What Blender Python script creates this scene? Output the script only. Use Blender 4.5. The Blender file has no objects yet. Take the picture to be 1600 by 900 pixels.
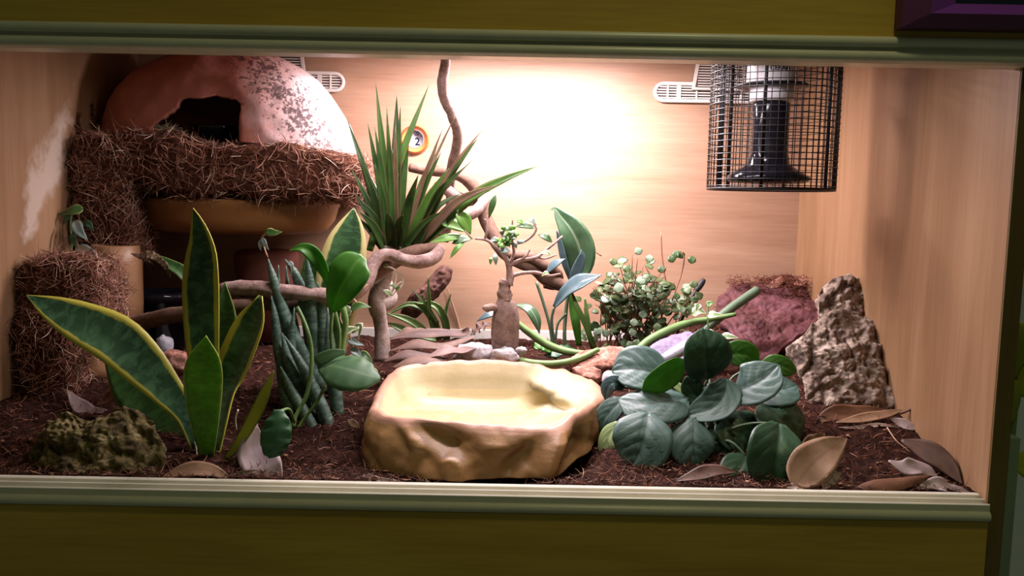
import bpy, bmesh, math, random
import numpy as np
from mathutils import Vector, Matrix, noise
random.seed(7)
RNG = np.random.default_rng(11)
SC = bpy.context.scene
COL = SC.collection
PI = math.pi

# ------------------------------------------------------------------ camera
F_PX, PITCH, ROLL, DIST = 1300.0, math.radians(6.0), math.radians(1.05), 0.88
cam_d = bpy.data.cameras.new('camera')
cam_d.sensor_width = 36.0
cam_d.lens = 36.0 * F_PX / 1600.0
cam_d.clip_start = 0.02
cam = bpy.data.objects.new('camera', cam_d)
COL.objects.link(cam)
cam.matrix_world = (Matrix.Translation((0, -DIST, 0)) @ Matrix.Rotation(PI / 2 - PITCH, 4, 'X')
                    @ Matrix.Rotation(ROLL, 4, 'Z'))
SC.camera = cam
CAM_R = cam.matrix_world.to_3x3()

# ------------------------------------------------------------------ world, lights, exposure
w = bpy.data.worlds.new('world')
SC.world = w
w.use_nodes = True
w.node_tree.nodes['Background'].inputs[0].default_value = (0.85, 1.0, 0.62, 1)
w.node_tree.nodes['Background'].inputs[1].default_value = 0.05
vs = SC.view_settings
vs.view_transform = 'Standard'
vs.look = 'None'
vs.gamma = 1.0
vs.use_curve_mapping = False
vs.exposure = 0.0


def area(name, loc, rot, sx, sy, power, col, spread=180):
    d = bpy.data.lights.new(name, 'AREA')
    d.shape = 'RECTANGLE'
    d.size, d.size_y = sx, sy
    d.energy = power
    d.color = col
    d.spread = math.radians(spread)
    o = bpy.data.objects.new(name, d)
    COL.objects.link(o)
    o.location = loc
    o.rotation_euler = rot
    return o


# the terrarium's strip lamp, an added front fill, and the room's dim ceiling lamp
area('strip_lamp_light', (0.03, 0.45, 0.249), (math.radians(4), 0, 0), 0.36, 0.045, 12.5, (1.0, 0.86, 0.93))
area('front_fill_light', (0.02, 0.19, 0.192), (0, 0, 0), 0.55, 0.04, 4.0, (1.0, 0.88, 0.93))  # added fill, brightens the dark left and front
area('room_lamp_light', (0.30, -0.45, 0.92), (math.radians(-35), 0, 0), 0.16, 0.16, 3.9, (1.0, 0.97, 0.50))


# ------------------------------------------------------------------ placing helpers
def at(px, py, Y):
    """point of the plane y=Y seen at photo pixel (px,py)"""
    d = CAM_R @ Vector(((px - 800) / F_PX, -(py - 450) / F_PX, -1.0))
    return Vector((0, -DIST, 0)) + d * ((Y + DIST) / d.y)


def pix(p):
    d = CAM_R.transposed() @ (Vector(p) - Vector((0, -DIST, 0)))
    return 800 + F_PX * d.x / -d.z, 450 - F_PX * d.y / -d.z


def mpp(Y):
    return (Y + DIST) / F_PX


def sstep(a, b, x):
    t = min(1, max(0, (x - a) / (b - a)))
    return t * t * (3 - 2 * t)


def ground(x, y):
    z = -0.311 + 0.038 * sstep(0.03, 0.24, y) + 0.022 * sstep(0.2, 0.6, y)
    z += 0.118 * math.exp(-(((x - 0.50) / 0.15) ** 2 + ((y - 0.64) / 0.15) ** 2))
    k = ((x + 0.028) / 0.142) ** 2 + ((y - 0.145) / 0.125) ** 2
    z -= 0.034 * (1 - sstep(0.6, 1.25, k))
    z += 0.012 * math.exp(-(((x - 0.42) / 0.12) ** 2 + ((y - 0.22) / 0.1) ** 2))
    return z


def PG(px, py):
    """point of the soil seen at photo pixel"""
    lo, hi = 0.0, 0.66
    p = at(px, py, lo)
    if p.z < ground(p.x, lo):
        return Vector((p.x, 0.012, ground(p.x, 0.012)))
    n = 120
    for i in range(n + 1):
        Y = hi * i / n
        p = at(px, py, Y)
        if p.z <= ground(p.x, Y):
            return Vector((p.x, Y, ground(p.x, Y)))
    p = at(px, py, hi)
    return Vector((p.x, 0.645, ground(p.x, 0.645)))


# ------------------------------------------------------------------ object helpers
ORG = {}


def link(o):
    COL.objects.link(o)
    return o


def thing(name, label, cat, loc, group=None):
    o = bpy.data.objects.new(name, None)
    o.empty_display_size = 0.02
    link(o)
    o.location = loc
    ORG[o.name] = Vector(loc)
    o['label'] = label
    o['category'] = cat
    if group:
        o['group'] = group
    return o


def mesh_of(name, geo, smooth=True):
    verts, faces, uvs = geo if len(geo) == 3 else (geo[0], geo[1], None)
    me = bpy.data.meshes.new(name)
    me.from_pydata([tuple(v) for v in verts], [], faces)
    if uvs is not None:
        ul = me.uv_layers.new(name='UVMap')
        li = np.empty(len(me.loops), dtype=np.int32)
        me.loops.foreach_get('vertex_index', li)
        ul.data.foreach_set('uv', np.asarray(uvs, dtype=np.float32)[li].ravel())
    if smooth:
        me.polygons.foreach_set('use_smooth', [True] * len(me.polygons))
    me.update()
    return me


def obj(name, geo, mat, parent=None, label=None, cat=None, group=None, kind=None, smooth=True, base=None):
    """one mesh object; geometry is given in world metres"""
    verts = [Vector(v) for v in geo[0]]
    if parent is not None:
        o0 = ORG[parent.name]
    elif base is not None:
        o0 = Vector(base)
    else:
        n = len(verts)
        xs = [v.x for v in verts]; ys = [v.y for v in verts]; zs = [v.z for v in verts]
        o0 = Vector(((min(xs) + max(xs)) / 2, (min(ys) + max(ys)) / 2, min(zs)))
    verts = [v - o0 for v in verts]
    g = (verts,) + tuple(geo[1:])
    me = mesh_of(name, g, smooth)
    if mat:
        me.materials.append(mat)
    o = bpy.data.objects.new(name, me)
    link(o)
    ORG[o.name] = o0
    if parent is not None:
        o.parent = parent
    else:
        o.location = o0
    if label: o['label'] = label
    if cat: o['category'] = cat
    if group: o['group'] = group
    if kind: o['kind'] = kind
    return o


def join(*geos):
    V, Fs, U = [], [], []
    has = all(len(g) == 3 and g[2] is not None for g in geos)
    for g in geos:
        k = len(V)
        V += list(g[0])
        Fs += [tuple(i + k for i in f) for f in g[1]]
        if has: U += list(g[2])
    return (V, Fs, U) if has else (V, Fs)


def box(x0, x1, y0, y1, z0, z1):
    v = [(x, y, z) for x in (x0, x1) for y in (y0, y1) for z in (z0, z1)]
    f = [(0, 1, 3, 2), (4, 6, 7, 5), (0, 4, 5, 1), (2, 3, 7, 6), (0, 2, 6, 4), (1, 5, 7, 3)]
    return [Vector(p) for p in v], f


def bevelled(geo, r, seg=2):
    bm = bmesh.new()
    vs_ = [bm.verts.new(v) for v in geo[0]]
    for f in geo[1]:
        bm.faces.new([vs_[i] for i in f])
    bmesh.ops.bevel(bm, geom=list(bm.edges), offset=r, segments=seg, affect='EDGES', profile=0.5)
    bm.verts.index_update()
    out = ([v.co.copy() for v in bm.verts], [tuple(v.index for v in f.verts) for f in bm.faces])
    bm.free()
    return out


def spline(pts, n):
    """Catmull-Rom through tuples/vectors -> n+1 samples"""
    P = [np.array(p, dtype=float) for p in pts]
    m = len(P) - 1
    out = []
    for i in range(n + 1):
        s = m * i / n
        k = min(int(s), m - 1)
        t = s - k
        p1, p2 = P[k], P[k + 1]
        p0 = P[k - 1] if k > 0 else 2 * p1 - p2
        p3 = P[k + 2] if k + 2 <= m else 2 * p2 - p1
        out.append(0.5 * ((2 * p1) + (-p0 + p2) * t + (2 * p0 - 5 * p1 + 4 * p2 - p3) * t * t
                          + (-p0 + 3 * p1 - 3 * p2 + p3) * t ** 3))
    return out


def tube(pts, radii, n=24, segs=10, bump=0.0, bscale=60.0, squash=1.0, cap=True, seed=0):
    P = [Vector(p) for p in spline(pts, n)]
    if isinstance(radii, (int, float)):
        radii = [radii, radii]
    R = [max(1e-5, float(r)) for r in (np.interp(np.linspace(0, 1, n + 1), np.linspace(0, 1, len(radii)), radii))]
    V, Fs, U = [], [], []
    t0 = (P[1] - P[0]).normalized()
    a = t0.orthogonal().normalized()
    L = 0
    for i in range(n + 1):
        t = (P[min(i + 1, n)] - P[max(i - 1, 0)]).normalized()
        a = (a - t * a.dot(t)).normalized()
        b = t.cross(a)
        if i: L += (P[i] - P[i - 1]).length
        for j in range(segs):
            th = 2 * PI * j / segs
            d = a * math.cos(th) + b * math.sin(th) * squash
            r = R[i]
            if bump:
                q = P[i] + d * r
                r *= 1 + bump * (noise.noise(q * bscale + Vector((seed, 0, 0))) + 0.5 * noise.noise(q * bscale * 2.7))
            V.append(P[i] + d * r)
            U.append((j / segs, i / n))
    for i in range(n):
        for j in range(segs):
            k = (j + 1) % segs
            Fs.append((i * segs + j, i * segs + k, (i + 1) * segs + k, (i + 1) * segs + j))
    if cap:
        Fs.append(tuple(range(segs - 1, -1, -1)))
        Fs.append(tuple(n * segs + j for j in range(segs)))
    return V, Fs, U


def pxt(pts, rpx, **kw):
    """tube along photo pixels with depth (px,py,Y), radius in photo pixels"""
    W = [at(*p) for p in pts]
    if isinstance(rpx, (int, float)): rpx = [rpx] * 2
    ys = np.interp(np.linspace(0, 1, len(rpx)), np.linspace(0, 1, len(pts)), [p[2] for p in pts])
    return tube(W, [r * mpp(y) for r, y in zip(rpx, ys)], **kw)


def leaf(pts, widths, nrm=(0, -0.7, 0.7), nv=16, nu=6, fold=0.0, cup=0.0, thick=0.0007, ruf=0.0, rf=5, quilt=0.0, twist=0.0, seed=0.0, qn=4):
    """thin solid leaf blade along a centre line; widths in metres along it"""
    P = [Vector(p) for p in spline(pts, nv)]
    Wd = [max(0.0, float(x)) for x in spline([(x,) for x in widths], nv)]
    N0 = Vector(nrm).normalized()
    top, bot, U = [], [], []
    for i in range(nv + 1):
        t = (P[min(i + 1, nv)] - P[max(i - 1, 0)]).normalized()
        nn = N0 - t * N0.dot(t)
        nn = nn.normalized() if nn.length > 1e-4 else t.orthogonal().normalized()
        if twist: nn = Matrix.Rotation(twist * i / nv, 3, t) @ nn
        sd = t.cross(nn).normalized()
        v = i / nv
        for j in range(nu + 1):
            s = 2 * j / nu - 1
            h = Wd[i] / 2
            off = fold * h * abs(s) + cup * h * s * s
            if ruf: off += ruf * h * abs(s) ** 2 * math.sin(rf * 2 * PI * v + (0.8 if s > 0 else 2.6) + seed)
            if quilt:
                ph = v * qn - 2.3 * abs(s) ** 1.2
                off += quilt * h * (abs(math.sin(PI * ph)) ** 0.6 - 0.6) * (1 - abs(s) ** 4) * min(1, abs(s) * 4) + quilt * h * 0.5 * min(1, abs(s) * 5)
            p = P[i] + sd * (h * s) + nn * off
            top.append(p + nn * thick * 0.5)
            bot.append(p - nn * thick * 0.5)
            U.append((j / nu, v))
    n = nu + 1
    K = len(top)
    Fs = []
    for i in range(nv):
        for j in range(nu):
            a, b, c, d = i * n + j, i * n + j + 1, (i + 1) * n + j + 1, (i + 1) * n + j
            Fs.append((a, b, c, d))
            Fs.append((K + a, K + d, K + c, K + b))
    for i in range(nv):
        for j, fl in ((0, 0), (nu, 1)):
            a, d = i * n + j, (i + 1) * n + j
            Fs.append((a, d, K + d, K + a) if not fl else (a, K + a, K + d, d))
    for j in range(nu):
        Fs.append((j, K + j, K + j + 1, j + 1))
        a = nv * n + j
        Fs.append((a, a + 1, K + a + 1, K + a))
    return top + bot, Fs, U + U


def pxl(pts, wpx, **kw):
    ys = np.interp(np.linspace(0, 1, len(wpx)), np.linspace(0, 1, len(pts)), [p[2] for p in pts])
    return leaf([at(*p) for p in pts], [wv * mpp(y) for wv, y in zip(wpx, ys)], **kw)


OV = lambda W: [W * k for k in (0.10, 0.72, 0.97, 1.0, 0.86, 0.52, 0.0)]          # ovate
EL = lambda W: [W * k for k in (0.08, 0.5, 0.85, 1.0, 0.88, 0.55, 0.0)]           # elliptic
RD = lambda W: [W * k for k in (0.25, 0.80, 0.98, 1.0, 0.93, 0.70, 0.06)]         # round
HT = lambda W: [W * k for k in (0.30, 0.95, 1.0, 0.82, 0.58, 0.30, 0.0)]          # heart


def lathe(prof, c, segs=40, sx=1.0, sy=1.0, close=True):
    """profile [(r,z)...] about vertical axis at c"""
    V, Fs = [], []
    for (r, z) in prof:
        for j in range(segs):
            th = 2 * PI * j / segs
            V.append(Vector((c[0] + r * sx * math.cos(th), c[1] + r * sy * math.sin(th), c[2] + z)))
    for i in range(len(prof) - 1):
        for j in range(segs):
            k = (j + 1) % segs
            Fs.append((i * segs + j, i * segs + k, (i + 1) * segs + k, (i + 1) * segs + j))
    if close:
        Fs.append(tuple(range(segs - 1, -1, -1)))
        m = (len(prof) - 1) * segs
        Fs.append(tuple(m + j for j in range(segs)))
    return V, Fs


def rock(c, r, seed=0, rough=0.25, sub=4, scale=1.3, rot=0.0, power=2.0, fine=0.05, fs=5.0):
    bm = bmesh.new()
    bmesh.ops.create_icosphere(bm, subdivisions=sub, radius=1.0)
    R = Matrix.Rotation(rot, 3, 'Z') if isinstance(rot, (int, float)) else rot
    V = []
    sv = Vector((seed * 3.1, seed * 1.7, seed * 0.9))
    for v in bm.verts:
        d = v.co.normalized()
        if power != 2.0:
            s = (abs(d.x) ** power + abs(d.y) ** power + abs(d.z) ** power) ** (-1 / power)
        else:
            s = 1.0
        k = s * (1 + rough * noise.noise(d * scale + sv) + rough * 0.5 * noise.noise(d * scale * 2.3 + sv)
                 + fine * noise.noise(d * fs + sv) + fine * 0.6 * noise.noise(d * fs * 2.4 + sv))
        q = R @ Vector((d.x * k * r[0], d.y * k * r[1], d.z * k * r[2]))
        V.append(Vector(c) + q)
    bm.verts.index_update()
    Fs = [tuple(v.index for v in f.verts) for f in bm.faces]
    bm.free()
    return V, Fs


def fibres(name, base, dirs, length, radius, mat, parent=None, curl=0.6, K=5, **kw):
    """many thin curved three-sided strands as one mesh"""
    N = len(base)
    base = np.asarray(base, float); dirs = np.asarray(dirs, float)
    dirs /= np.linalg.norm(dirs, axis=1)[:, None] + 1e-9
    c = RNG.normal(size=(N, 3)); c -= (c * dirs).sum(1)[:, None] * dirs
    c /= np.linalg.norm(c, axis=1)[:, None] + 1e-9
    e = np.cross(dirs, c)
    Ls = length[0] + (length[1] - length[0]) * RNG.random(N) ** 1.7
    cu = curl * RNG.normal(size=N)
    rad = radius * (0.6 + 0.9 * RNG.random(N))
    t = np.linspace(0, 1, K)
    mid = (base[:, None, :] + dirs[:, None, :] * (t[None, :, None] - 0.35) * Ls[:, None, None]
           + c[:, None, :] * ((t - 0.4) ** 2)[None, :, None] * (cu * Ls)[:, None, None])
    ang = np.array([0, 2 * PI / 3, 4 * PI / 3])
    off = (c[:, None, :] * np.cos(ang)[None, :, None] + e[:, None, :] * np.sin(ang)[None, :, None])
    taper = 1 - 0.75 * np.abs(2 * t - 1) ** 2
    V = mid[:, :, None, :] + off[:, None, :, :] * (rad[:, None] * taper[None, :])[:, :, None, None]
    o0 = ORG[parent.name] if parent is not None else base.mean(0)
    V = V.reshape(-1, 3) - np.array(o0)
    idx = np.arange(N)[:, None, None] * (K * 3) + np.arange(K - 1)[None, :, None] * 3
    j = np.arange(3)[None, None, :]
    jn = (j + 1) % 3
    Q = np.stack([idx + j, idx + jn, idx + 3 + jn, idx + 3 + j], -1).reshape(-1, 4)
    me = bpy.data.meshes.new(name)
    me.vertices.add(len(V)); me.vertices.foreach_set('co', V.astype(np.float32).ravel())
    me.loops.add(Q.size); me.loops.foreach_set('vertex_index', Q.astype(np.int32).ravel())
    me.polygons.add(len(Q)); me.polygons.foreach_set('loop_start', np.arange(0, Q.size, 4, dtype=np.int32))
    me.update(calc_edges=True)
    me.materials.append(mat)
    o = link(bpy.data.objects.new(name, me))
    ORG[o.name] = Vector(o0)
    if parent is not None: o.parent = parent
    else: o.location = o0
    o['kind'] = 'stuff'
    for k_, v_ in kw.items(): o[k_] = v_
    return o


# ------------------------------------------------------------------ materials
class M:
    def __init__(s, name):
        s.m = bpy.data.materials.new(name)
        s.m.use_nodes = True
        s.t = s.m.node_tree
        s.N = s.t.nodes
        s.b = s.N['Principled BSDF']
        s.out = s.N['Material Output']

    def n(s, typ, **kw):
        nd = s.N.new('ShaderNode' + typ)
        for k, v in kw.items():
            if k in nd.inputs and not hasattr(nd, k): nd.inputs[k].default_value = v
            else: setattr(nd, k, v)
        return nd

    def l(s, a, b):
        s.t.links.new(a, b)

    def pos(s, scale=(1, 1, 1), rot=(0, 0, 0), src='geo'):
        mp = s.n('Mapping')
        mp.inputs['Scale'].default_value = scale
        mp.inputs['Rotation'].default_value = rot
        if src == 'geo': s.l(s.n('NewGeometry').outputs['Position'], mp.inputs['Vector'])
        else: s.l(s.n('TexCoord').outputs[src], mp.inputs['Vector'])
        return mp.outputs['Vector']

    def noise(s, vec, scale, detail=4.0, rough=0.55, dist=0.0):
        nd = s.n('TexNoise')
        nd.inputs['Scale'].default_value = scale
        nd.inputs['Detail'].default_value = detail
        nd.inputs['Roughness'].default_value = rough
        nd.inputs['Distortion'].default_value = dist
        s.l(vec, nd.inputs['Vector'])
        return nd.outputs['Fac']

    def ramp(s, fac, stops, interp='LINEAR'):
        r = s.n('ValToRGB')
        r.color_ramp.interpolation = interp
        el = r.color_ramp.elements
        while len(el) > 1: el.remove(el[-1])
        el[0].position = stops[0][0]; el[0].color = (*stops[0][1], 1)
        for p, c in stops[1:]:
            e = el.new(p); e.color = (*c, 1)
        s.l(fac, r.inputs['Fac'])
        return r.outputs['Color']

    def mix(s, fac, a, b, mode='MIX'):
        m = s.n('Mix', data_type='RGBA', blend_type=mode)
        for sock, v in ((m.inputs[0], fac), (m.inputs[6], a), (m.inputs[7], b)):
            if hasattr(v, 'links'): s.l(v, sock)
            elif isinstance(v, (int, float)): sock.default_value = v
            else: sock.default_value = (*v, 1)
        return m.outputs[2]

    def math(s, op, a, b=0.0, c=None):
        m = s.n('Math', operation=op)
        for k, v in enumerate((a, b) if c is None else (a, b, c)):
            if hasattr(v, 'links'): s.l(v, m.inputs[k])
            else: m.inputs[k].default_value = v
        return m.outputs[0]

    def bump(s, fac, strength=0.3, dist=0.002):
        b = s.n('Bump')
        b.inputs['Strength'].default_value = strength
        b.inputs['Distance'].default_value = dist
        s.l(fac, b.inputs['Height'])
        s.l(b.outputs['Normal'], s.b.inputs['Normal'])

    def base(s, c):
        if hasattr(c, 'links'): s.l(c, s.b.inputs['Base Color'])
        else: s.b.inputs['Base Color'].default_value = (*c, 1)

    def rough(s, r, spec=None):
        s.b.inputs['Roughness'].default_value = r
        if spec is not None: s.b.inputs['Specular IOR Level'].default_value = spec

    def translucent(s, fac, col):
        tr = s.n('BsdfTranslucent')
        if hasattr(col, 'links'): s.l(col, tr.inputs['Color'])
        else: tr.inputs['Color'].default_value = (*col, 1)
        mx = s.n('MixShader')
        mx.inputs['Fac'].default_value = fac
        s.l(s.b.outputs[0], mx.inputs[1]); s.l(tr.outputs[0], mx.inputs[2])
        s.l(mx.outputs[0], s.out.inputs['Surface'])


def S(r, g, b):
    f = lambda c: (c / 255 / 12.92) if c <= 10 else ((c / 255 + 0.055) / 1.055) ** 2.4
    return (f(r), f(g), f(b))


def plain(name, col, rough=0.5, spec=0.5, bump=0, bs=80, var=0.0, metal=0.0):
    m = M(name)
    if var or bump:
        v = m.pos()
        nf = m.noise(v, bs, 5)
        if var: m.base(m.ramp(nf, [(0.3, tuple(c * (1 - var) for c in col)), (0.7, tuple(min(1, c * (1 + var)) for c in col))]))
        else: m.base(col)
        if bump: m.bump(nf, bump)
    else:
        m.base(col)
    m.rough(rough, spec)
    m.b.inputs['Metallic'].default_value = metal
    return m.m


def wood(name, a, b, c, axis, stain=False, rough=0.45):
    m = M(name)
    sc = {'x': (1.2, 9, 9), 'z': (9, 9, 0.9)}[axis]
    fine = {'x': (8, 160, 160), 'z': (160, 160, 6)}[axis]
    f1 = m.noise(m.pos(sc), 2.2, 3, 0.5, 0.8)
    f2 = m.noise(m.pos(fine), 1.5, 3, 0.6, 0.3)
    col = m.ramp(f1, [(0.25, a), (0.5, b), (0.75, c)])
    g = m.ramp(f2, [(0.3, (0.86, 0.83, 0.79)), (0.6, (1.02, 1.02, 1.02))])
    col = m.mix(0.75, col, g, 'MULTIPLY')
    if stain:
        # pale lime bloom on the left wall beside the coir
        sx = m.n('SeparateXYZ'); m.l(m.n('NewGeometry').outputs['Position'], sx.inputs[0])
        dy = m.math('SUBTRACT', sx.outputs[1], m.math('MULTIPLY_ADD', sx.outputs[2], 0.62, 0.322))
        dd = m.math('ABSOLUTE', dy)
        nz = m.noise(m.pos((1, 1, 1)), 22, 5, 0.65)
        k = m.math('SUBTRACT', m.math('MULTIPLY', nz, 0.11), dd)
        zz = m.math('ABSOLUTE', m.math('SUBTRACT', sx.outputs[2], 0.03))
        k = m.math('SUBTRACT', k, m.math('MULTIPLY', zz, 0.42))
        fac = m.ramp(k, [(0.0, (0, 0, 0)), (0.03, (0.6, 0.6, 0.6))])
        col = m.mix(fac, col, S(205, 190, 175))
    m.base(col)
    m.rough(rough, 0.35)
    m.bump(f2, 0.05, 0.001)
    return m.m


OAK = (S(158, 124, 99), S(169, 135, 110), S(179, 146, 121))
OAK_SIDE = (S(134, 101, 70), S(147, 113, 82), S(158, 125, 94))
MAT = {}
MAT['wood_back'] = wood('oak_back', *OAK, 'x')
MAT['wood_side'] = wood('oak_side', *OAK_SIDE, 'z')
MAT['wood_left'] = wood('oak_left', *OAK_SIDE, 'z', stain=True)
MAT['wood_front'] = wood('oak_front', S(176, 142, 60), S(190, 155, 66), S(200, 166, 74), 'x', rough=0.55)
MAT['wood_edge'] = wood('oak_edge', S(92, 72, 38), S(104, 84, 44), S(112, 90, 50), 'z', rough=0.6)
MAT['rail'] = plain('rail_plastic', S(200, 196, 178), 0.30, 0.5, 0.02, 30, 0.05)
MAT['floor'] = plain('floor_board', S(90, 70, 50), 0.8)
MAT['seal'] = plain('edge_strip', S(205, 200, 190), 0.5)
MAT['white_plastic'] = plain('white_plastic', S(226, 220, 212), 0.4)
MAT['dark_gap'] = plain('dark_gap', S(70, 52, 40), 0.8)
MAT['black_metal'] = plain('black_metal', (0.012, 0.011, 0.013), 0.42, 0.35)
MAT['black_glaze'] = plain('black_glaze', (0.008, 0.008, 0.012), 0.12, 0.3, 0.06, 60)
MAT['black_rubber'] = plain('black_rubber', (0.012, 0.011, 0.012), 0.6)
MAT['ceramic_white'] = plain('ceramic_white', S(224, 222, 226), 0.35)
MAT['ink'] = plain('ink', (0.012, 0.012, 0.02), 0.9, 0.1)
MAT['purple'] = plain('purple_paint', S(112, 52, 150), 0.35, 0.5)
MAT['purple_dark'] = plain('purple_dark', S(88, 36, 84), 0.4, 0.5)
MAT['panel_dark'] = plain('panel_dark', S(18, 24, 44), 0.25)
MAT['grey_green'] = plain('grey_green', S(120, 134, 112), 0.5)

m = M('soil'); v = m.pos()
f = m.noise(v, 90, 6, 0.7); g = m.noise(v, 14, 3)
c = m.ramp(f, [(0.3, S(20, 11, 9)), (0.55, S(58, 32, 24)), (0.75, S(104, 64, 46))])
m.base(m.mix(m.ramp(g, [(0.4, (0, 0, 0)), (0.65, (0.6, 0.6, 0.6))]), c, S(44, 22, 16)))
m.rough(0.95, 0.1); m.bump(f, 1.0, 0.006); MAT['soil'] = m.m


def fibre_mat(name, stops):
    m = M(name)
    r = m.n('NewGeometry').outputs['Random Per Island']
    m.base(m.ramp(r, stops)); m.rough(0.7, 0.25)
    return m.m


MAT['fibre_soil'] = fibre_mat('soil_fibre', [(0, S(42, 23, 18)), (0.5, S(92, 56, 42)), (0.85, S(128, 84, 62)), (1, S(184, 140, 112))])
MAT['fibre_coir'] = fibre_mat('coir_fibre', [(0, S(74, 43, 34)), (0.45, S(138, 90, 70)), (0.78, S(178, 130, 106)), (0.93, S(214, 178, 152)), (1, S(238, 216, 196))])
MAT['fibre_red'] = fibre_mat('red_fibre', [(0, S(66, 34, 25)), (0.6, S(108, 60, 45)), (1, S(150, 98, 76))])
MAT['straw'] = plain('straw', S(190, 180, 140), 0.7)
m = M('coir_mat'); f = m.noise(m.pos(), 140, 6, 0.75)
m.base(m.ramp(f, [(0.3, S(34, 18, 12)), (0.6, S(92, 56, 40)), (0.8, S(128, 84, 60))])); m.rough(0.95, 0.1); m.bump(f, 1.0, 0.004)
MAT['coir'] = m.m

# terracotta hide: dark specks, lime bloom with lamplight on the right painted in
m = M('terracotta'); v = m.pos()
f = m.noise(v, 9, 5, 0.6)
c = m.ramp(f, [(0.3, S(154, 94, 80)), (0.6, S(180, 116, 100)), (0.8, S(198, 142, 126))])
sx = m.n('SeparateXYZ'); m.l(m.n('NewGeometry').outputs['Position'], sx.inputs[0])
lime = m.math('MULTIPLY_ADD', m.noise(v, 16, 6, 0.7), 0.5, m.math('MULTIPLY_ADD', sx.outputs[0], 3.2, 1.22))  # whiter to the right: limescale plus the lamp-lit side put into the colour
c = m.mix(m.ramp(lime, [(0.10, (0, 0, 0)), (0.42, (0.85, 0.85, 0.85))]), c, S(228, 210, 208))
band = m.math('ABSOLUTE', m.math('SUBTRACT', m.math('MULTIPLY_ADD', sx.outputs[2], 0.8, sx.outputs[0]), -0.238))
spk = m.math('SUBTRACT', m.noise(v, 130, 5, 0.75), m.math('MULTIPLY', band, 2.6))
c = m.mix(m.ramp(spk, [(0.44, (0, 0, 0)), (0.50, (0.85, 0.85, 0.85))]), c, S(62, 44, 46))
spk2 = m.ramp(m.noise(v, 170, 3, 0.6), [(0.70, (0, 0, 0)), (0.74, (0.6, 0.6, 0.6))])
c = m.mix(spk2, c, S(92, 70, 66))
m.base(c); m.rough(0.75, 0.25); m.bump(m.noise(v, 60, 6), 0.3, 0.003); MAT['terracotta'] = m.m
MAT['tan_clay'] = plain('tan_clay', S(142, 106, 74), 0.45, 0.4, 0.1, 12, 0.18)
MAT['saucer'] = plain('saucer_glaze', S(134, 92, 50), 0.35, 0.45, 0.06, 10, 0.15)
MAT['brown_clay'] = plain('brown_clay', S(104, 62, 50), 0.7, 0.3, 0.3, 30, 0.25)

# bowl
m = M('bowl_resin'); v = m.pos()
f = m.noise(v, 12, 5, 0.6, 0.6); g = m.noise(v, 60, 5, 0.7)
c = m.ramp(f, [(0.28, S(116, 80, 50)), (0.5, S(152, 112, 68)), (0.72, S(178, 138, 92))])
at_ = m.n('Attribute'); at_.attribute_name = 'rim'
c = m.mix(m.ramp(g, [(0.35, (0.0, 0, 0)), (0.6, (0.35, 0.35, 0.35))]), c, S(126, 88, 56))
rimf = m.math('ADD', at_.outputs['Fac'], m.math('MULTIPLY', m.math('SUBTRACT', g, 0.5), 0.5))
c = m.mix(m.ramp(rimf, [(0.45, (0, 0, 0)), (0.7, (1, 1, 1))]), c, S(182, 138, 114))
at2 = m.n('Attribute'); at2.attribute_name = 'inner'
c = m.mix(at2.outputs['Fac'], c, m.ramp(m.noise(v, 20, 4), [(0.3, S(194, 178, 138)), (0.7, S(204, 190, 154))]))
m.base(c); m.rough(0.42, 0.4); m.bump(g, 0.25, 0.003); MAT['bowl'] = m.m

m = M('water'); gl = m.n('BsdfGlossy'); gl.inputs['Roughness'].default_value = 0.02
tr = m.n('BsdfTransparent'); tr.inputs['Color'].default_value = (0.97, 0.97, 0.93, 1)
fr = m.n('Fresnel'); fr.inputs['IOR'].default_value = 1.33
mx = m.n('MixShader'); m.l(fr.outputs[0], mx.inputs[0]); m.l(tr.outputs[0], mx.inputs[1]); m.l(gl.outputs[0], mx.inputs[2])
m.l(mx.outputs[0], m.out.inputs['Surface']); MAT['water'] = m.m


def stone_mat(name, cols, scale=25, bump=0.6, rough=0.85, dist=0.003):
    m = M(name); v = m.pos()
    f = m.noise(v, scale, 7, 0.68, 0.3); g = m.noise(v, scale * 5, 5, 0.7)
    k = m.math('MULTIPLY_ADD', g, 0.35, m.math('MULTIPLY', f, 0.65))
    n_ = len(cols)
    m.base(m.ramp(k, [(0.34 + 0.30 * i / (n_ - 1), S(*c)) for i, c in enumerate(cols)]))
    m.rough(rough, 0.25); m.bump(k, bump, dist)
    return m.m


MAT['cork'] = stone_mat('cork_bark', [(50, 38, 34), (116, 98, 86), (160, 142, 126), (198, 182, 166)], 40, 0.9, 0.9, 0.005)
MAT['moss_bark'] = stone_mat('mossy_bark', [(30, 22, 16), (74, 62, 40), (112, 98, 62), (172, 158, 120)], 40, 0.9, 0.9, 0.005)
MAT['dark_wood'] = stone_mat('dark_driftwood', [(44, 26, 22), (84, 54, 44), (120, 86, 74)], 30, 0.9, 0.8)
MAT['slate'] = stone_mat('red_slate', [(60, 32, 32), (92, 54, 54), (112, 74, 82)], 14, 0.5, 0.7)
MAT['lilac_slate'] = stone_mat('lilac_slate', [(84, 74, 92), (116, 104, 126), (144, 132, 156)], 18, 0.4, 0.7)
MAT['white_stone'] = stone_mat('white_stone', [(110, 102, 102), (164, 156, 156), (196, 190, 192)], 45, 0.7, 0.85)
MAT['pale_blue_stone'] = stone_mat('pale_stone', [(170, 172, 180), (196, 196, 204), (214, 214, 222)], 12, 0.1, 0.5)
MAT['pink_bark'] = stone_mat('pink_bark', [(70, 44, 34), (150, 104, 88), (196, 150, 132)], 50, 0.9, 0.9)
MAT['vine'] = stone_mat('vine_bark', [(98, 74, 68), (144, 116, 108), (178, 154, 148)], 60, 0.5, 0.8, 0.002)
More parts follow.
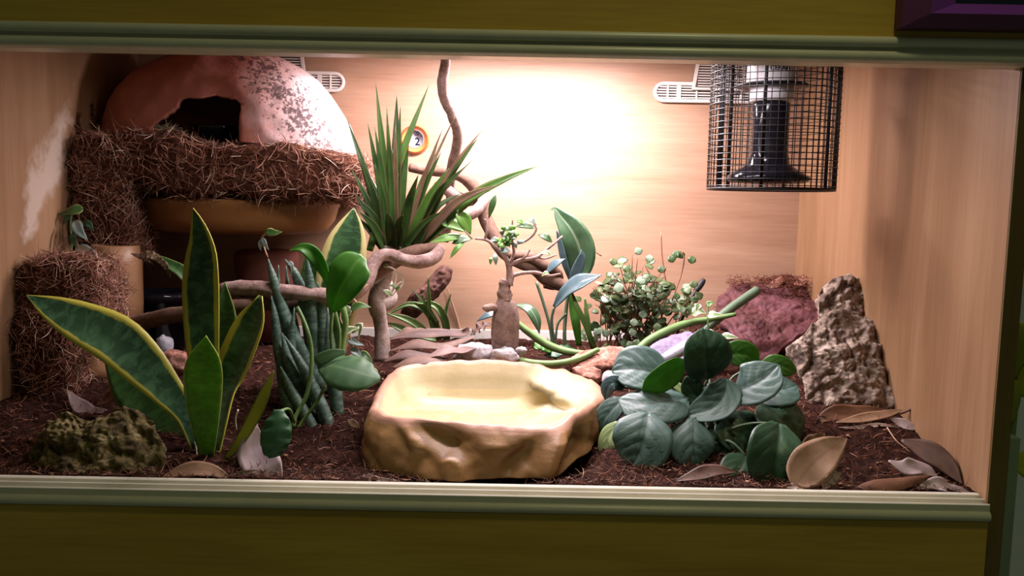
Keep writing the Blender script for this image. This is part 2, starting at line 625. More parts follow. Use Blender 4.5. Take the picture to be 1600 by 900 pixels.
MAT['vine_brown'] = stone_mat('vine_brown', [(70, 50, 42), (104, 78, 64), (128, 100, 86)], 40, 0.4, 0.75, 0.002)
MAT['trunk'] = stone_mat('pale_trunk', [(92, 74, 66), (140, 122, 112), (176, 160, 152)], 60, 0.5, 0.8, 0.002)
MAT['caudex'] = stone_mat('caudex_bark', [(84, 62, 54), (118, 94, 84), (142, 118, 106)], 70, 0.4, 0.8, 0.002)
MAT['dry_stalk'] = plain('dry_stalk', S(176, 140, 112), 0.7)
MAT['root_white'] = plain('root_white', S(206, 196, 180), 0.7)


def leaf_mat(name, a, b, rough=0.4, trans=0.25, tcol=None, margin=None, mw=0.82, band=0.0, vein=0.0, spec=0.45, scale=25, mid=None):
    """a,b: blade tones; margin: edge colour; band: strength of pale cross bands; vein: strength of side veins"""
    m = M(name)
    uv = m.n('TexCoord').outputs['UV']
    s3 = m.n('SeparateXYZ'); m.l(uv, s3.inputs[0])
    u, vv = s3.outputs[0], s3.outputs[1]
    au = m.math('ABSOLUTE', m.math('MULTIPLY_ADD', u, 2.0, -1.0))
    p = m.pos()
    nf = m.noise(p, scale, 4, 0.6)
    col = m.ramp(nf, [(0.35, a), (0.65, b)])
    if band:
        mp = m.n('Mapping'); mp.inputs['Scale'].default_value = (1.6, 16, 1); m.l(uv, mp.inputs['Vector'])
        bn = m.noise(mp.outputs['Vector'], 1.5, 3, 0.6, 0.6)
        lite = tuple(min(1, 2.6 * x + 0.02) for x in b)
        col = m.mix(m.math('MULTIPLY', m.ramp(bn, [(0.44, (0, 0, 0)), (0.60, (1, 1, 1))]), band), col, lite)
    if vein:
        ph = m.math('MULTIPLY_ADD', vv, 4.5, m.math('MULTIPLY', m.math('POWER', au, 1.2), -2.3))
        sn = m.math('ABSOLUTE', m.math('SINE', m.math('MULTIPLY', ph, PI)))
        vf = m.ramp(sn, [(0.0, (1, 1, 1)), (0.17, (0, 0, 0))])
        md = m.ramp(au, [(0.0, (1, 1, 1)), (0.07, (0, 0, 0))])
        vf2 = m.mix(1.0, vf, md, 'ADD')
        col = m.mix(m.math('MULTIPLY', vf2, vein), col, tuple(0.35 * x for x in a))
    if mid:
        md = m.ramp(au, [(0.0, (1, 1, 1)), (0.12, (0, 0, 0))])
        col = m.mix(m.math('MULTIPLY', md, 0.7), col, mid)
    if margin:
        wob = m.math('MULTIPLY_ADD', m.math('SUBTRACT', m.noise(p, 60, 3), 0.5), 0.22, au)
        mf = m.ramp(wob, [(mw - 0.04, (0, 0, 0)), (mw + 0.04, (1, 1, 1))])
        col = m.mix(mf, col, margin)
    m.base(col)
    m.rough(rough, spec)
    m.bump(nf, 0.12, 0.001)
    if trans: m.translucent(trans, m.mix(1.0, col, tcol or (1.3, 1.5, 0.6), 'MULTIPLY'))
    return m.m


YEL = S(188, 178, 74)
MAT['snake'] = leaf_mat('snake_leaf', S(36, 64, 44), S(58, 92, 62), 0.4, 0.15, margin=YEL, mw=0.72, band=0.4)
MAT['snake_pale'] = leaf_mat('snake_young', S(84, 128, 34), S(104, 148, 44), 0.4, 0.3, margin=S(188, 196, 110), mw=0.93, band=0.15)
MAT['snake_dark'] = leaf_mat('snake_back', S(44, 78, 34), S(58, 96, 42), 0.45, 0.2, margin=S(120, 128, 50), mw=0.94, band=0.3)
MAT['snake_yellow'] = leaf_mat('snake_yellow', S(150, 150, 52), S(172, 168, 66), 0.4, 0.3, margin=S(120, 130, 50), mw=0.8)
MAT['snake_cream'] = leaf_mat('snake_cream', S(40, 66, 40), S(58, 92, 54), 0.35, 0.15, margin=S(206, 194, 130), mw=0.72, band=0.35)
MAT['spear'] = leaf_mat('spear_leaf', S(50, 72, 60), S(70, 92, 78), 0.55, 0.0, band=0.5)
MAT['dracaena'] = leaf_mat('dracaena_leaf', S(44, 72, 34), S(66, 100, 44), 0.38, 0.25, margin=S(96, 70, 52), mw=0.86)
MAT['dracaena_pale'] = leaf_mat('dracaena_pale', S(66, 100, 42), S(86, 122, 52), 0.38, 0.2, margin=S(120, 92, 66), mw=0.88)
MAT['dracaena_old'] = leaf_mat('dracaena_old', S(96, 72, 56), S(120, 96, 72), 0.5, 0.2)
MAT['pothos'] = leaf_mat('bright_leaf', S(62, 116, 40), S(84, 140, 50), 0.4, 0.35, vein=0.12, mid=S(110, 160, 70))
MAT['pothos_matte'] = leaf_mat('matte_leaf', S(62, 98, 62), S(82, 118, 78), 0.5, 0.2, vein=0.15, mid=S(110, 140, 96))
MAT['pothos_dark'] = leaf_mat('dark_leaf', S(44, 84, 54), S(60, 102, 66), 0.45, 0.2, vein=0.25)
MAT['ivy_white'] = leaf_mat('ivy_variegated', S(96, 124, 76), S(128, 152, 100), 0.4, 0.2, margin=S(226, 224, 200), mw=0.55)
MAT['ivy_green'] = leaf_mat('ivy_green', S(56, 92, 44), S(78, 116, 56), 0.4, 0.2, margin=S(170, 180, 110), mw=0.86)
MAT['ivy_silver'] = leaf_mat('ivy_silver', S(104, 124, 116), S(148, 164, 156), 0.35, 0.1)
MAT['ficus'] = leaf_mat('ficus_leaf', S(92, 138, 60), S(120, 164, 78), 0.3, 0.25, mid=S(150, 180, 110))
MAT['ficus_dark'] = leaf_mat('ficus_dark', S(62, 92, 54), S(80, 112, 66), 0.35, 0.25)
MAT['lily'] = leaf_mat('lily_leaf', S(52, 80, 52), S(76, 104, 72), 0.3, 0.15, vein=0.2, mid=S(150, 170, 140))
MAT['lily_blue'] = leaf_mat('lily_glossy', S(56, 76, 78), S(80, 100, 106), 0.3, 0.05, vein=0.25)
MAT['creeper'] = leaf_mat('creeper_leaf', S(70, 90, 50), S(94, 112, 72), 0.45, 0.15)
MAT['creeper_dark'] = leaf_mat('creeper_dark', S(48, 70, 34), S(66, 90, 46), 0.4, 0.2)
MAT['creeper_pale'] = leaf_mat('creeper_pale', S(100, 120, 92), S(124, 142, 116), 0.45, 0.1)
MAT['pep'] = leaf_mat('ribbed_leaf', S(66, 92, 84), S(84, 110, 102), 0.46, 0.06, vein=0.8, spec=0.45)
MAT['pep_dark'] = leaf_mat('ribbed_dark', S(40, 68, 46), S(52, 84, 58), 0.4, 0.08, vein=0.5)
MAT['pep_green'] = leaf_mat('ribbed_underside', S(66, 112, 42), S(84, 132, 52), 0.45, 0.35, vein=0.15)
MAT['pep_pale'] = leaf_mat('ribbed_pale', S(150, 170, 110), S(172, 190, 136), 0.45, 0.25)
MAT['stem_green'] = plain('stem_green', S(104, 134, 76), 0.5, 0.4, 0.1, 60, 0.15)
MAT['stem_grey'] = plain('stem_grey_green', S(88, 108, 84), 0.55, 0.4, 0.1, 60, 0.15)
MAT['stem_red'] = plain('stem_red', S(128, 84, 62), 0.5)
MAT['aloe'] = leaf_mat('strap_leaf', S(84, 114, 58), S(108, 138, 74), 0.55, 0.15)
DRY = []
for i, (a, b) in enumerate((((126, 94, 78), (152, 120, 102)), ((166, 138, 126), (190, 164, 150)), ((112, 70, 48), (140, 92, 64)),
                            ((150, 112, 84), (176, 138, 106)), ((182, 158, 158), (204, 182, 180)), ((92, 62, 50), (120, 84, 68)))):
    DRY.append(leaf_mat('dry_leaf_%s' % 'abcdef'[i], S(*(int(x * .86) for x in a)), S(*(int(x * .86) for x in b)), 0.6, 0.1, tcol=(1.2, 0.9, 0.6), vein=0.10, scale=40, mid=S(*(int(x * 0.85) for x in a))))

# ------------------------------------------------------------------ setting
XL, XR, YB, ZC = -0.68, 0.522, 0.65, 0.275


def struct(name, geo, mat, smooth=False, label=None):
    return obj(name, geo, mat, kind='structure', smooth=smooth, label=label)


struct('wall_back', box(XL - 0.02, XR + 0.02, YB, YB + 0.018, -0.42, ZC + 0.02), MAT['wood_back'], label='pale oak back panel of the terrarium')
struct('wall_left', box(XL - 0.018, XL, 0.0, YB, -0.42, ZC + 0.02), MAT['wood_left'], label='pale oak left side panel with a lime stain')
wr = struct('wall_right', box(XR, XR + 0.019, 0.001, YB, -0.52, ZC + 0.02), MAT['wood_side'], label='pale oak right side panel')
obj('edge_band', bevelled(box(XR + 0.0002, XR + 0.0192, -0.002, 0.001, -0.52, ZC + 0.02), 0.0006), MAT['wood_edge'], parent=wr, smooth=False, label='dark front edge of the panel')
struct('floor', box(XL, XR, 0.0, YB, -0.42, -0.40), MAT['floor'])
struct('ceiling', box(XL - 0.018, XR + 0.019, 0.0, YB + 0.018, ZC, ZC + 0.018), MAT['wood_back'])
struct('trim_1', bevelled(box(XL - 0.02, 0.75, -0.012, 0.004, 0.158, 0.34), 0.001), MAT['wood_front'], label='oak board above the opening')
struct('trim_4', bevelled(box(XL - 0.02, XR - 0.004, -0.014, 0.004, -0.52, -0.335), 0.001), MAT['wood_front'], label='oak board below the opening')


def extrude_x(prof, x0, x1, name, mat, label):
    n = len(prof)
    V = [Vector((x, y, z)) for x in (x0, x1) for (y, z) in prof]
    Fs = [(i, (i + 1) % n, n + (i + 1) % n, n + i) for i in range(n)]
    Fs += [tuple(range(n - 1, -1, -1)), tuple(range(n, 2 * n))]
    bm = bmesh.new(); vv = [bm.verts.new(v) for v in V]
    for f in Fs: bm.faces.new([vv[i] for i in f])
    bmesh.ops.recalc_face_normals(bm, faces=bm.faces)
    bm.verts.index_update()
    g = ([v.co.copy() for v in bm.verts], [tuple(v.index for v in f.verts) for f in bm.faces]); bm.free()
    return struct(name, g, mat, label=label)


def arc(cy, cz, r, a0, a1, n=16):
    return [(cy + r * math.cos(math.radians(a0 + (a1 - a0) * i / n)), cz + r * math.sin(math.radians(a0 + (a1 - a0) * i / n))) for i in range(n + 1)]


# upper sliding track: two rounded bands with a groove
prof = [(0.014, 0.146), (-0.010, 0.146)] + arc(-0.013, 0.1525, 0.0055, 240, 120) + [(-0.0125, 0.1600), (-0.0125, 0.1612)] + \
       arc(-0.0145, 0.1665, 0.0055, 250, 110) + [(-0.0118, 0.1725), (0.014, 0.1725)]
extrude_x(prof, XL - 0.02, 0.75, 'trim_2', MAT['rail'], 'cream plastic upper sliding track')
# lower sliding track: rounded fascia and three raised ridges
prof = [(0.016, -0.3345), (-0.0150, -0.3345)] + arc(-0.0130, -0.3290, 0.0055, 255, 105) + [(-0.0142, -0.3228), (-0.0142, -0.3165), (-0.0132, -0.3155)] + \
       [(-0.0110, -0.3160), (-0.0105, -0.3205), (-0.0035, -0.3205), (-0.0035, -0.3140), (-0.0022, -0.3131), (0.0000, -0.3140), (0.0004, -0.3185),
        (0.0070, -0.3185), (0.0070, -0.3130), (0.0085, -0.3121), (0.012, -0.3121), (0.016, -0.3130)]
extrude_x(prof, XL - 0.02, XR - 0.004, 'trim_3', MAT['rail'], 'cream plastic lower sliding track with raised ridges')
struct('baseboard_back', bevelled(box(XL, XR, YB - 0.010, YB - 0.0003, -0.30, -0.2385), 0.001), MAT['seal'], label='pale edge strip along the foot of the back panel')

# ------------------------------------------------------------------ soil
nx, ny = 240, 130
V, Fs = [], []
for j in range(ny + 1):
    y = 0.017 + (YB - 0.012 - 0.017) * j / ny
    for i in range(nx + 1):
        x = XL + 0.001 + (XR - XL - 0.002) * i / nx
        p = Vector((x, y, 0))
        z = ground(x, y) + 0.004 * noise.noise(p * 28) + 0.003 * noise.noise(p * 75) + 0.002 * noise.noise(p * 170)
        z -= 0.004
        V.append(Vector((x, y, z)))
for j in range(ny):
    for i in range(nx):
        a = j * (nx + 1) + i
        Fs.append((a, a + 1, a + nx + 2, a + nx + 1))
# sides and underside of the soil bed
k0 = len(V)
ring = [i for i in range(nx + 1)] + [(j + 1) * (nx + 1) + nx for j in range(ny)] + [ny * (nx + 1) + nx - 1 - i for i in range(nx)] + [(ny - 1 - j) * (nx + 1) for j in range(ny - 1)]
for r_ in ring: V.append(Vector((V[r_].x, V[r_].y, -0.4)))
for i in range(len(ring)):
    q = (i + 1) % len(ring)
    Fs.append((ring[i], k0 + i, k0 + q, ring[q]))
Fs.append(tuple(k0 + i for i in range(len(ring) - 1, -1, -1)))
soil = obj('soil', (V, Fs), MAT['soil'], label='dark reddish brown coconut soil covering the terrarium floor', kind='stuff', base=(0, 0.33, -0.4))
soil['category'] = 'soil'
N = 11000
xs = RNG.uniform(XL + 0.01, XR - 0.01, N); ys = 0.02 + 0.60 * RNG.random(N) ** 1.6
b = np.array([(x, y, ground(x, y) - 0.001) for x, y in zip(xs, ys)])
d = RNG.normal(size=(N, 3)); d[:, 2] = np.abs(d[:, 2]) * 0.45
fibres('fibre', b, d, (0.006, 0.022), 0.00045, MAT['fibre_soil'], parent=soil)
# crumbs
geos = []
for i in range(420):
    x, y = random.uniform(XL + 0.02, XR - 0.02), 0.025 + 0.4 * random.random() ** 1.5
    r = random.uniform(0.001, 0.0026)
    geos.append(rock((x, y, ground(x, y) - 0.001), (r * 1.3, r, r * 0.8), seed=i, sub=1, rough=0.5))
obj('crumb', join(*geos), MAT['fibre_soil'], parent=soil, kind='stuff')


# ------------------------------------------------------------------ coir covered structures on the left
def coir_box(name, label, x0, x1, y0, y1, zt, zb, nfib, seed, flen=(0.012, 0.045), shape=None):
    """zt,zb: functions of x for top and bottom; rounded, lumpy coir block covered with fibres"""
    nu_, nv_, nw_ = 34, 22, 20
    bm = bmesh.new()
    bmesh.ops.create_cube(bm, size=2.0)
    bmesh.ops.subdivide_edges(bm, edges=list(bm.edges), cuts=26, use_grid_fill=True)
    V = []
    for v in bm.verts:
        p = v.co
        k = (abs(p.x) ** 9 + abs(p.y) ** 9 + abs(p.z) ** 9) ** (1 / 9)
        p = p / k if k > 0 else p
        x = x0 + (x1 - x0) * (p.x * 0.5 + 0.5)
        y = y0 + (y1 - y0) * (p.y * 0.5 + 0.5)
        z = zb(x) + (zt(x) - zb(x)) * (p.z * 0.5 + 0.5)
        q = Vector((x, y, z))
        nn = Vector(p).normalized()
        amp = 0.009 * noise.noise(q * 24 + Vector((seed, 0, 0))) + 0.005 * noise.noise(q * 70) + 0.003 * noise.noise(q * 160)
        q += nn * amp
        q.x = max(q.x, XL + 0.0006); q.y = min(q.y, YB - 0.0006)
        V.append(q)
    bm.verts.index_update()
    Fs = [tuple(v.index for v in f.verts) for f in bm.faces]
    bm.free()
    c = Vector(((x0 + x1) / 2, (y0 + y1) / 2, min(v.z for v in V)))
    t = thing(name, label, 'coir block', c)
    core = obj('coir_core', (V, Fs), MAT['coir'], parent=t)
    # fibres on the visible sides
    me = core.data
    me.update()
    pts, nms = [], []
    fs = [p for p in me.polygons if (p.normal.y < 0.3) and not (p.normal.x < -0.5)]
    ar = np.array([p.area for p in fs]); ar /= ar.sum()
    pick = RNG.choice(len(fs), nfib, p=ar)
    for k in pick:
        p = fs[k]
        pts.append(p.center + c + p.normal * 0.001); nms.append(p.normal)
    pts = np.array([tuple(p) for p in pts]); nms = np.array([tuple(n_) for n_ in nms])
    pts += RNG.normal(size=pts.shape) * 0.003
    dr = RNG.normal(size=pts.shape)
    dr -= (dr * nms).sum(1)[:, None] * nms * 0.92
    dr += nms * 0.22 * np.abs(RNG.normal(size=(nfib, 1)))
    dr[:, 2] -= 0.15
    fb = fibres('coir_fibre', pts, dr, flen, 0.00045, MAT['fibre_coir'], parent=t, curl=0.9)
    # keep fibres inside the walls
    mv = np.empty(len(fb.data.vertices) * 3, np.float32)
    fb.data.vertices.foreach_get('co', mv); mv = mv.reshape(-1, 3)
    mv[:, 0] = np.maximum(mv[:, 0], XL + 0.001 - c.x); mv[:, 1] = np.minimum(mv[:, 1], YB - 0.001 - c.y)
    fb.data.vertices.foreach_set('co', mv.ravel()); fb.data.update()
    return t


zt_s = lambda x: 0.097 + (x + 0.68) * -0.066 + 0.006 * math.sin(x * 31)
zb_s = lambda x: 0.018 - 0.020 * sstep(-0.62, -0.5, x) + 0.004 * math.sin(x * 40)
coir_box('coir_shelf', 'long coconut fibre covered ledge carrying the terracotta hide', XL, -0.243, 0.405, YB, zt_s, zb_s, 8200, 1)
coir_box('coir_column', 'upright coconut fibre column against the left wall below the ledge', XL, -0.592, 0.395, 0.50, lambda x: 0.085, lambda x: -0.10, 3200, 2)
coir_box('coir_block', 'bulging coconut fibre block low on the left wall behind the drooping leaf', XL, -0.572, 0.255, 0.34, lambda x: -0.094 - 0.12 * max(0, x + 0.58), lambda x: -0.185, 4200, 3)
coir_box('coir_pile', 'dark coconut fibre pile under the bulging block in the left corner', XL, -0.607, 0.240, 0.345, lambda x: -0.16, lambda x: -0.31, 2600, 4)
# dark splashes of coir stuck to the left wall above the ledge are real fibres
pts, dr = [], []
for (px, py, h) in ((128, 195, 0.030), (150, 180, 0.034)):
    for k in range(70):
        Yw = 0
        # depth where the left wall is seen at px
        Yw = (XL * -F_PX) / (800 - px + 2) - DIST
        z0 = at(px, py, Yw).z
        tt = random.random()
        pts.append((XL + 0.002, Yw + random.gauss(0, 0.006) * (1 - tt) , z0 - h * 0.6 + h * tt * 1.1)); dr.append((0.1, random.gauss(0, 0.5), random.gauss(0.5, 0.6)))
fibres('coir_tuft', pts, dr, (0.006, 0.016), 0.0007, MAT['fibre_soil'], label='dark coir scraps stuck to the left wall above the ledge', category='coir')

# tan clay pipes behind the coir on the left
c = at(172, 490, 0.34)
obj('clay_pipe', lathe([(0.036, 0.0), (0.0375, 0.03), (0.0375, 0.09), (0.0345, 0.116), (0.030, 0.118), (0.029, 0.01)], (at(178, 490, 0.36).x, 0.37, at(178, 505, 0.36).z), 40),
    MAT['tan_clay'], label='upper tan clay tube half hidden beside the bulging coir block', cat='pipe')
obj('clay_pipe', lathe([(0.036, 0.0), (0.038, 0.02), (0.038, 0.075), (0.034, 0.085), (0.030, 0.086), (0.029, 0.01)], (at(132, 600, 0.31).x, 0.33, ground(-0.53, 0.33) - 0.004), 40),
    MAT['tan_clay'], label='lower tan clay tube standing on the soil beside the dark coir pile', cat='pipe')

# saucer under the ledge
R = 0.172
c = Vector((at(371, 330, 0.53).x, 0.53, at(371, 366, 0.44).z))
obj('saucer', lathe([(R * 0.80, 0.0), (R * 0.88, 0.006), (R * 0.95, 0.022), (R * 0.985, 0.042), (R * 1.0, 0.046), (R * 1.0, 0.054), (R * 0.97, 0.055), (R * 0.94, 0.04), (R * 0.85, 0.012), (R * 0.5, 0.008)], c, 64, 1.0, 0.66),
    MAT['saucer'], label='glazed ochre saucer wedged under the coir ledge', cat='saucer')
c = at(420, 440, 0.58)
obj('clay_pot', lathe([(0.036, ground(c.x, 0.57) - c.z - 0.035), (0.052, -0.02), (0.055, 0.0), (0.055, 0.014), (0.050, 0.02), (0.04, 0.022)], (c.x, 0.57, c.z + 0.035), 40),
    MAT['brown_clay'], label='dark brown clay pot in the shade under the saucer', cat='pot')
c = at(240, 500, 0.45)
obj('plant_pot', lathe([(0.036, -0.07), (0.044, 0.03), (0.047, 0.03), (0.047, 0.045), (0.044, 0.045), (0.036, -0.05)], (c.x, 0.47, c.z), 32),
    MAT['black_glaze'], label='black plastic pot in the dark hollow behind the tall snake plant leaf', cat='pot')
obj('pebble', rock(PG(256, 556) + Vector((0, 0, 0.016)), (0.015, 0.012, 0.018), 5, 0.2), MAT['pale_blue_stone'], label='pale bluish stone seen behind the drooping snake plant leaf', cat='stone')
obj('pebble', rock(PG(272, 590) + Vector((0, 0, 0.022)), (0.028, 0.015, 0.018), 9, 0.25), MAT['pink_bark'], label='pinkish brown stone behind the snake plant below the pale stone', cat='stone')


# ------------------------------------------------------------------ terracotta hide
def hide():
    base = at(350, 222, 0.44)
    cx_of = lambda z: 0
    tilt = -0.066
    z0 = zt_s(-0.45) + 0.008
    H = 0.165
    # outline in the photograph (left, right) at height fractions
    hs = [0, .15, .3, .45, .6, .72, .82, .9, .96, 1.0]
    YF = 0.50
    lef = [at(p, q, YF).x for p, q in ((153, 208), (156, 190), (164, 170), (178, 148), (200, 122), (228, 104), (258, 88), (290, 75), (318, 66), (350, 60))]
    rig = [at(p, q, YF).x for p, q in ((553, 237), (548, 222), (538, 200), (522, 170), (505, 140), (487, 118), (462, 98), (430, 78), (395, 66), (352, 60))]
    # mouth polygon (x,z) on the front surface
    poly = [(222, 222), (240, 194), (262, 178), (276, 168), (282, 155), (296, 152), (312, 154), (322, 150), (332, 145), (346, 150), (362, 153), (374, 156), (378, 165), (374, 180), (373, 200), (374, 224), (374, 250), (222, 250)]
    yc, D0 = 0.535, 0.105
    nT, nH = 150, 56

    def surf(th, h):
        xl, xr = np.interp(h, hs, lef), np.interp(h, hs, rig)
        cx, hw = (xl + xr) / 2, (xr - xl) / 2
        d = D0 * (1 - h ** 2.6) ** 0.5 + 0.004
        c_, s_ = math.cos(th), math.sin(th)
        e = 0.8
        x = cx + hw * math.copysign(abs(c_) ** e, c_)
        y = yc + d * math.copysign(abs(s_) ** e, s_)
        z = z0 + (x + 0.45) * tilt + H * h
        q = Vector((x, y, z))
        k = 0.006 * noise.noise(q * 14) + 0.003 * noise.noise(q * 40)
        return q + Vector((0, k if s_ > 0 else -k, 0))

    def inside(x, z):
        r = False
        n = len(poly)
        for i in range(n):
            x1, z1 = poly[i]; x2, z2 = poly[(i + 1) % n]
            if (z1 > z) != (z2 > z) and x < (x2 - x1) * (z - z1) / (z2 - z1) + x1: r = not r
        return r

    def nearest(x, z):
        best = None
        n = len(poly)
        for i in range(n):
            x1, z1 = poly[i]; x2, z2 = poly[(i + 1) % n]
            dx, dz = x2 - x1, z2 - z1
            t = max(0, min(1, ((x - x1) * dx + (z - z1) * dz) / (dx * dx + dz * dz + 1e-12)))
            a, b_ = x1 + dx * t, z1 + dz * t
            q = (a - x) ** 2 + (b_ - z) ** 2
            if best is None or q < best[0]: best = (q, a, b_)
        return best[1], best[2]

    V, ins = [], []
    for i in range(nH + 1):
        h = i / nH * 0.985
        for j in range(nT):
            p = surf(2 * PI * j / nT, h)
            V.append(p)
            ins.append(p.y < yc - 0.01 and inside(*pix(p)))
    keep = []
    for i in range(nH):
        for j in range(nT):
            k = (j + 1) % nT
            f = (i * nT + j, i * nT + k, (i + 1) * nT + k, (i + 1) * nT + j)
            if not all(ins[q] for q in f): keep.append(f)
    used = set(q for f in keep for q in f)
    for q in used:
        if ins[q]:
            V[q] = at(*nearest(*pix(V[q])), V[q].y)
    keep.append(tuple(nH * nT + j for j in range(nT)))
    mp = {}
    V2 = []
    for q in sorted(used | set(keep[-1])):
        mp[q] = len(V2); V2.append(V[q])
    F2 = [tuple(mp[q] for q in f) for f in keep]
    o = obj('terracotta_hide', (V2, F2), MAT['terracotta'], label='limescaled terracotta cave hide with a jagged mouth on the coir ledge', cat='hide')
    md = o.modifiers.new('Solidify', 'SOLIDIFY'); md.thickness = 0.007; md.offset = -1
    return o


hide()
# shallow dark cup inside the hide and a wisp of straw
c = at(338, 222, 0.50)
obj('food_cup', lathe([(0.030, 0.0), (0.038, 0.022), (0.040, 0.026), (0.037, 0.027), (0.028, 0.006)], (c.x, 0.50, zt_s(c.x) + 0.004), 36, 1.0, 0.8),
    MAT['black_glaze'], label='black glossy cup inside the mouth of the terracotta hide', cat='cup')
c = at(252, 206, 0.46)
b_ = np.array([(c.x + random.gauss(0, 0.012), 0.455 + random.gauss(0, 0.012), zt_s(c.x) + 0.004 + random.random() * 0.008) for k in range(60)])
d_ = RNG.normal(size=(60, 3)); d_[:, 2] *= 0.4
fibres('straw', b_, d_, (0.015, 0.04), 0.0006, MAT['straw'], label='wisp of pale straw lying in the left corner of the hide mouth', category='straw')
obj('pebble', rock(at(509, 246, 0.43), (0.009, 0.007, 0.007), 2, 0.2, 3), MAT['white_stone'], label='small tan pebble on the coir ledge under the right corner of the hide', cat='stone')


# ------------------------------------------------------------------ vents on the back wall
def stadium(cx, cz, hw, hh, n=12):
    pts = [(cx + hw - hh + hh * math.cos(a), cz + hh * math.sin(a)) for a in np.linspace(-PI / 2, PI / 2, n)]
    pts += [(cx - hw + hh + hh * math.cos(a), cz + hh * math.sin(a)) for a in np.linspace(PI / 2, 3 * PI / 2, n)]
    return pts


def ring_frame(outer, inner, y0, y1):
    n = len(outer)
    V = [Vector((x, y0, z)) for x, z in outer] + [Vector((x, y0, z)) for x, z in inner] + [Vector((x, y1, z)) for x, z in outer] + [Vector((x, y1, z)) for x, z in inner]
    Fs = []
    for i in range(n):
        k = (i + 1) % n
        Fs += [(i, k, n + k, n + i), (i, 2 * n + i, 2 * n + k, k), (n + i, n + k, 3 * n + k, 3 * n + i), (2 * n + i, 3 * n + i, 3 * n + k, 2 * n + k)]
    return V, Fs


def vent(px_end, py, left_end, label):
    """two-part louvred vent: a long rounded grille and a sloped cowl rising above its middle"""
    yw = YB - 0.0006
    e = at(px_end, py, YB)
    hw, hh = 0.118, 0.018
    cx = e.x + hw if left_end else e.x - hw
    cz = e.z
    t = thing('vent', label, 'vent', (cx, yw, cz - hh), 'white louvred vents on the back wall')
    out = stadium(cx, cz, hw, hh); inn = stadium(cx, cz, hw - 0.006, hh - 0.006)
    vf = obj('vent_frame', ring_frame(out, inn, yw - 0.007, yw), MAT['white_plastic'], parent=t)
    V = [Vector((x, yw - 0.001, z)) for x, z in inn] + [Vector((x, yw, z)) for x, z in inn]
    n = len(inn)
    obj('vent_back', (V, [tuple(range(n)), tuple(range(2 * n - 1, n - 1, -1))] + [(i, n + i, n + (i + 1) % n, (i + 1) % n) for i in range(n)]), MAT['dark_gap'], parent=t, smooth=False)
    for k in range(5):
        z = cz - 0.0095 + 0.0047 * k
        w_ = hw - 0.006 - (0.004 if k in (0, 4) else 0)
        obj('slat', box(cx - w_, cx + w_, yw - 0.005, yw - 0.001, z - 0.0011, z + 0.0011), MAT['white_plastic'], parent=vf, smooth=False)
    for xo in (-0.092, -0.072, -0.04, 0.04, 0.072, 0.092):
        wd = 0.0035 if abs(xo) == 0.072 else 0.0012
        obj('crossbar', box(cx + xo - wd, cx + xo + wd, yw - 0.0065, yw - 0.001, cz - hh + 0.005, cz + hh - 0.005), MAT['white_plastic'], parent=vf, smooth=False)
    # cowl
    b0, b1, zt, zb2 = 0.050, 0.043, cz + 0.058, cz + 0.004
    q = [(cx - b0, zb2), (cx + b0, zb2), (cx + b1, zt), (cx - b1, zt)]
    q2 = [(cx - b0 + 0.005, zb2 + 0.004), (cx + b0 - 0.005, zb2 + 0.004), (cx + b1 - 0.005, zt - 0.006), (cx - b1 + 0.005, zt - 0.006)]
    cf = obj('cowl_frame', ring_frame(q, q2, yw - 0.014, yw - 0.0072), MAT['white_plastic'], parent=t, smooth=False)
    obj('cowl_back', box(cx - b1 + 0.004, cx + b1 - 0.004, yw - 0.0085, yw - 0.0074, zb2 + 0.003, zt - 0.004), MAT['dark_gap'], parent=t, smooth=False)
    for k in range(9):
        z = zb2 + 0.007 + 0.0045 * k
        obj('slat', box(cx - b1 + 0.003, cx + b1 - 0.003, yw - 0.0125, yw - 0.0085, z - 0.0010, z + 0.0010), MAT['white_plastic'], parent=cf, smooth=False)
    return t


vent(1020, 144, True, 'white louvred vent on the back wall behind the wire lamp guard')
vent(540, 129, False, 'white louvred vent on the back wall behind the terracotta hide')

# ------------------------------------------------------------------ thermometer dial
c = at(649, 218, YB)
t = thing('thermometer', 'round orange rimmed digital thermometer on the back wall behind the spiky plant', 'thermometer', (c.x, YB - 0.0005, c.z - 0.026))


def disc_y(c, r0, r1, y0, y1, segs=40):
    V, Fs = [], []
    for (r, y) in ((r0, y1), (r0, (y0 + y1) / 2), (r1, y0)):
        for j in range(segs):
            a = 2 * PI * j / segs
            V.append(Vector((c.x + r * math.cos(a), y, c.z + r * math.sin(a))))
    for i in range(2):
        for j in range(segs):
            k = (j + 1) % segs
            Fs.append((i * segs + j, i * segs + k, (i + 1) * segs + k, (i + 1) * segs + j))
    Fs += [tuple(range(segs)), tuple(2 * segs + j for j in range(segs - 1, -1, -1))]
    return V, Fs


obj('bezel', disc_y(c, 0.026, 0.023, YB - 0.010, YB - 0.0005), plain('orange_plastic', S(232, 138, 76), 0.4), parent=t)
dsp = obj('display', disc_y(c, 0.0165, 0.0160, YB - 0.0112, YB - 0.0098), plain('lcd', S(170, 170, 182), 0.5), parent=t)


def text_geo(body, size, center, y, squeeze=1.0):
    cu = bpy.data.curves.new('txt', 'FONT')
    cu.body = body; cu.size = size; cu.align_x = 'CENTER'; cu.align_y = 'CENTER'; cu.extrude = 0.0002; cu.offset = size * 0.022
    o = bpy.data.objects.new('txt', cu)
    me = bpy.data.meshes.new_from_object(o)
    V = [Vector((center.x + v.co.x * squeeze, y - v.co.z, center.z + v.co.y)) for v in me.vertices]
    Fs = [tuple(p.vertices) for p in me.polygons]
    bpy.data.objects.remove(o); bpy.data.curves.remove(cu); bpy.data.meshes.remove(me)
    return V, Fs


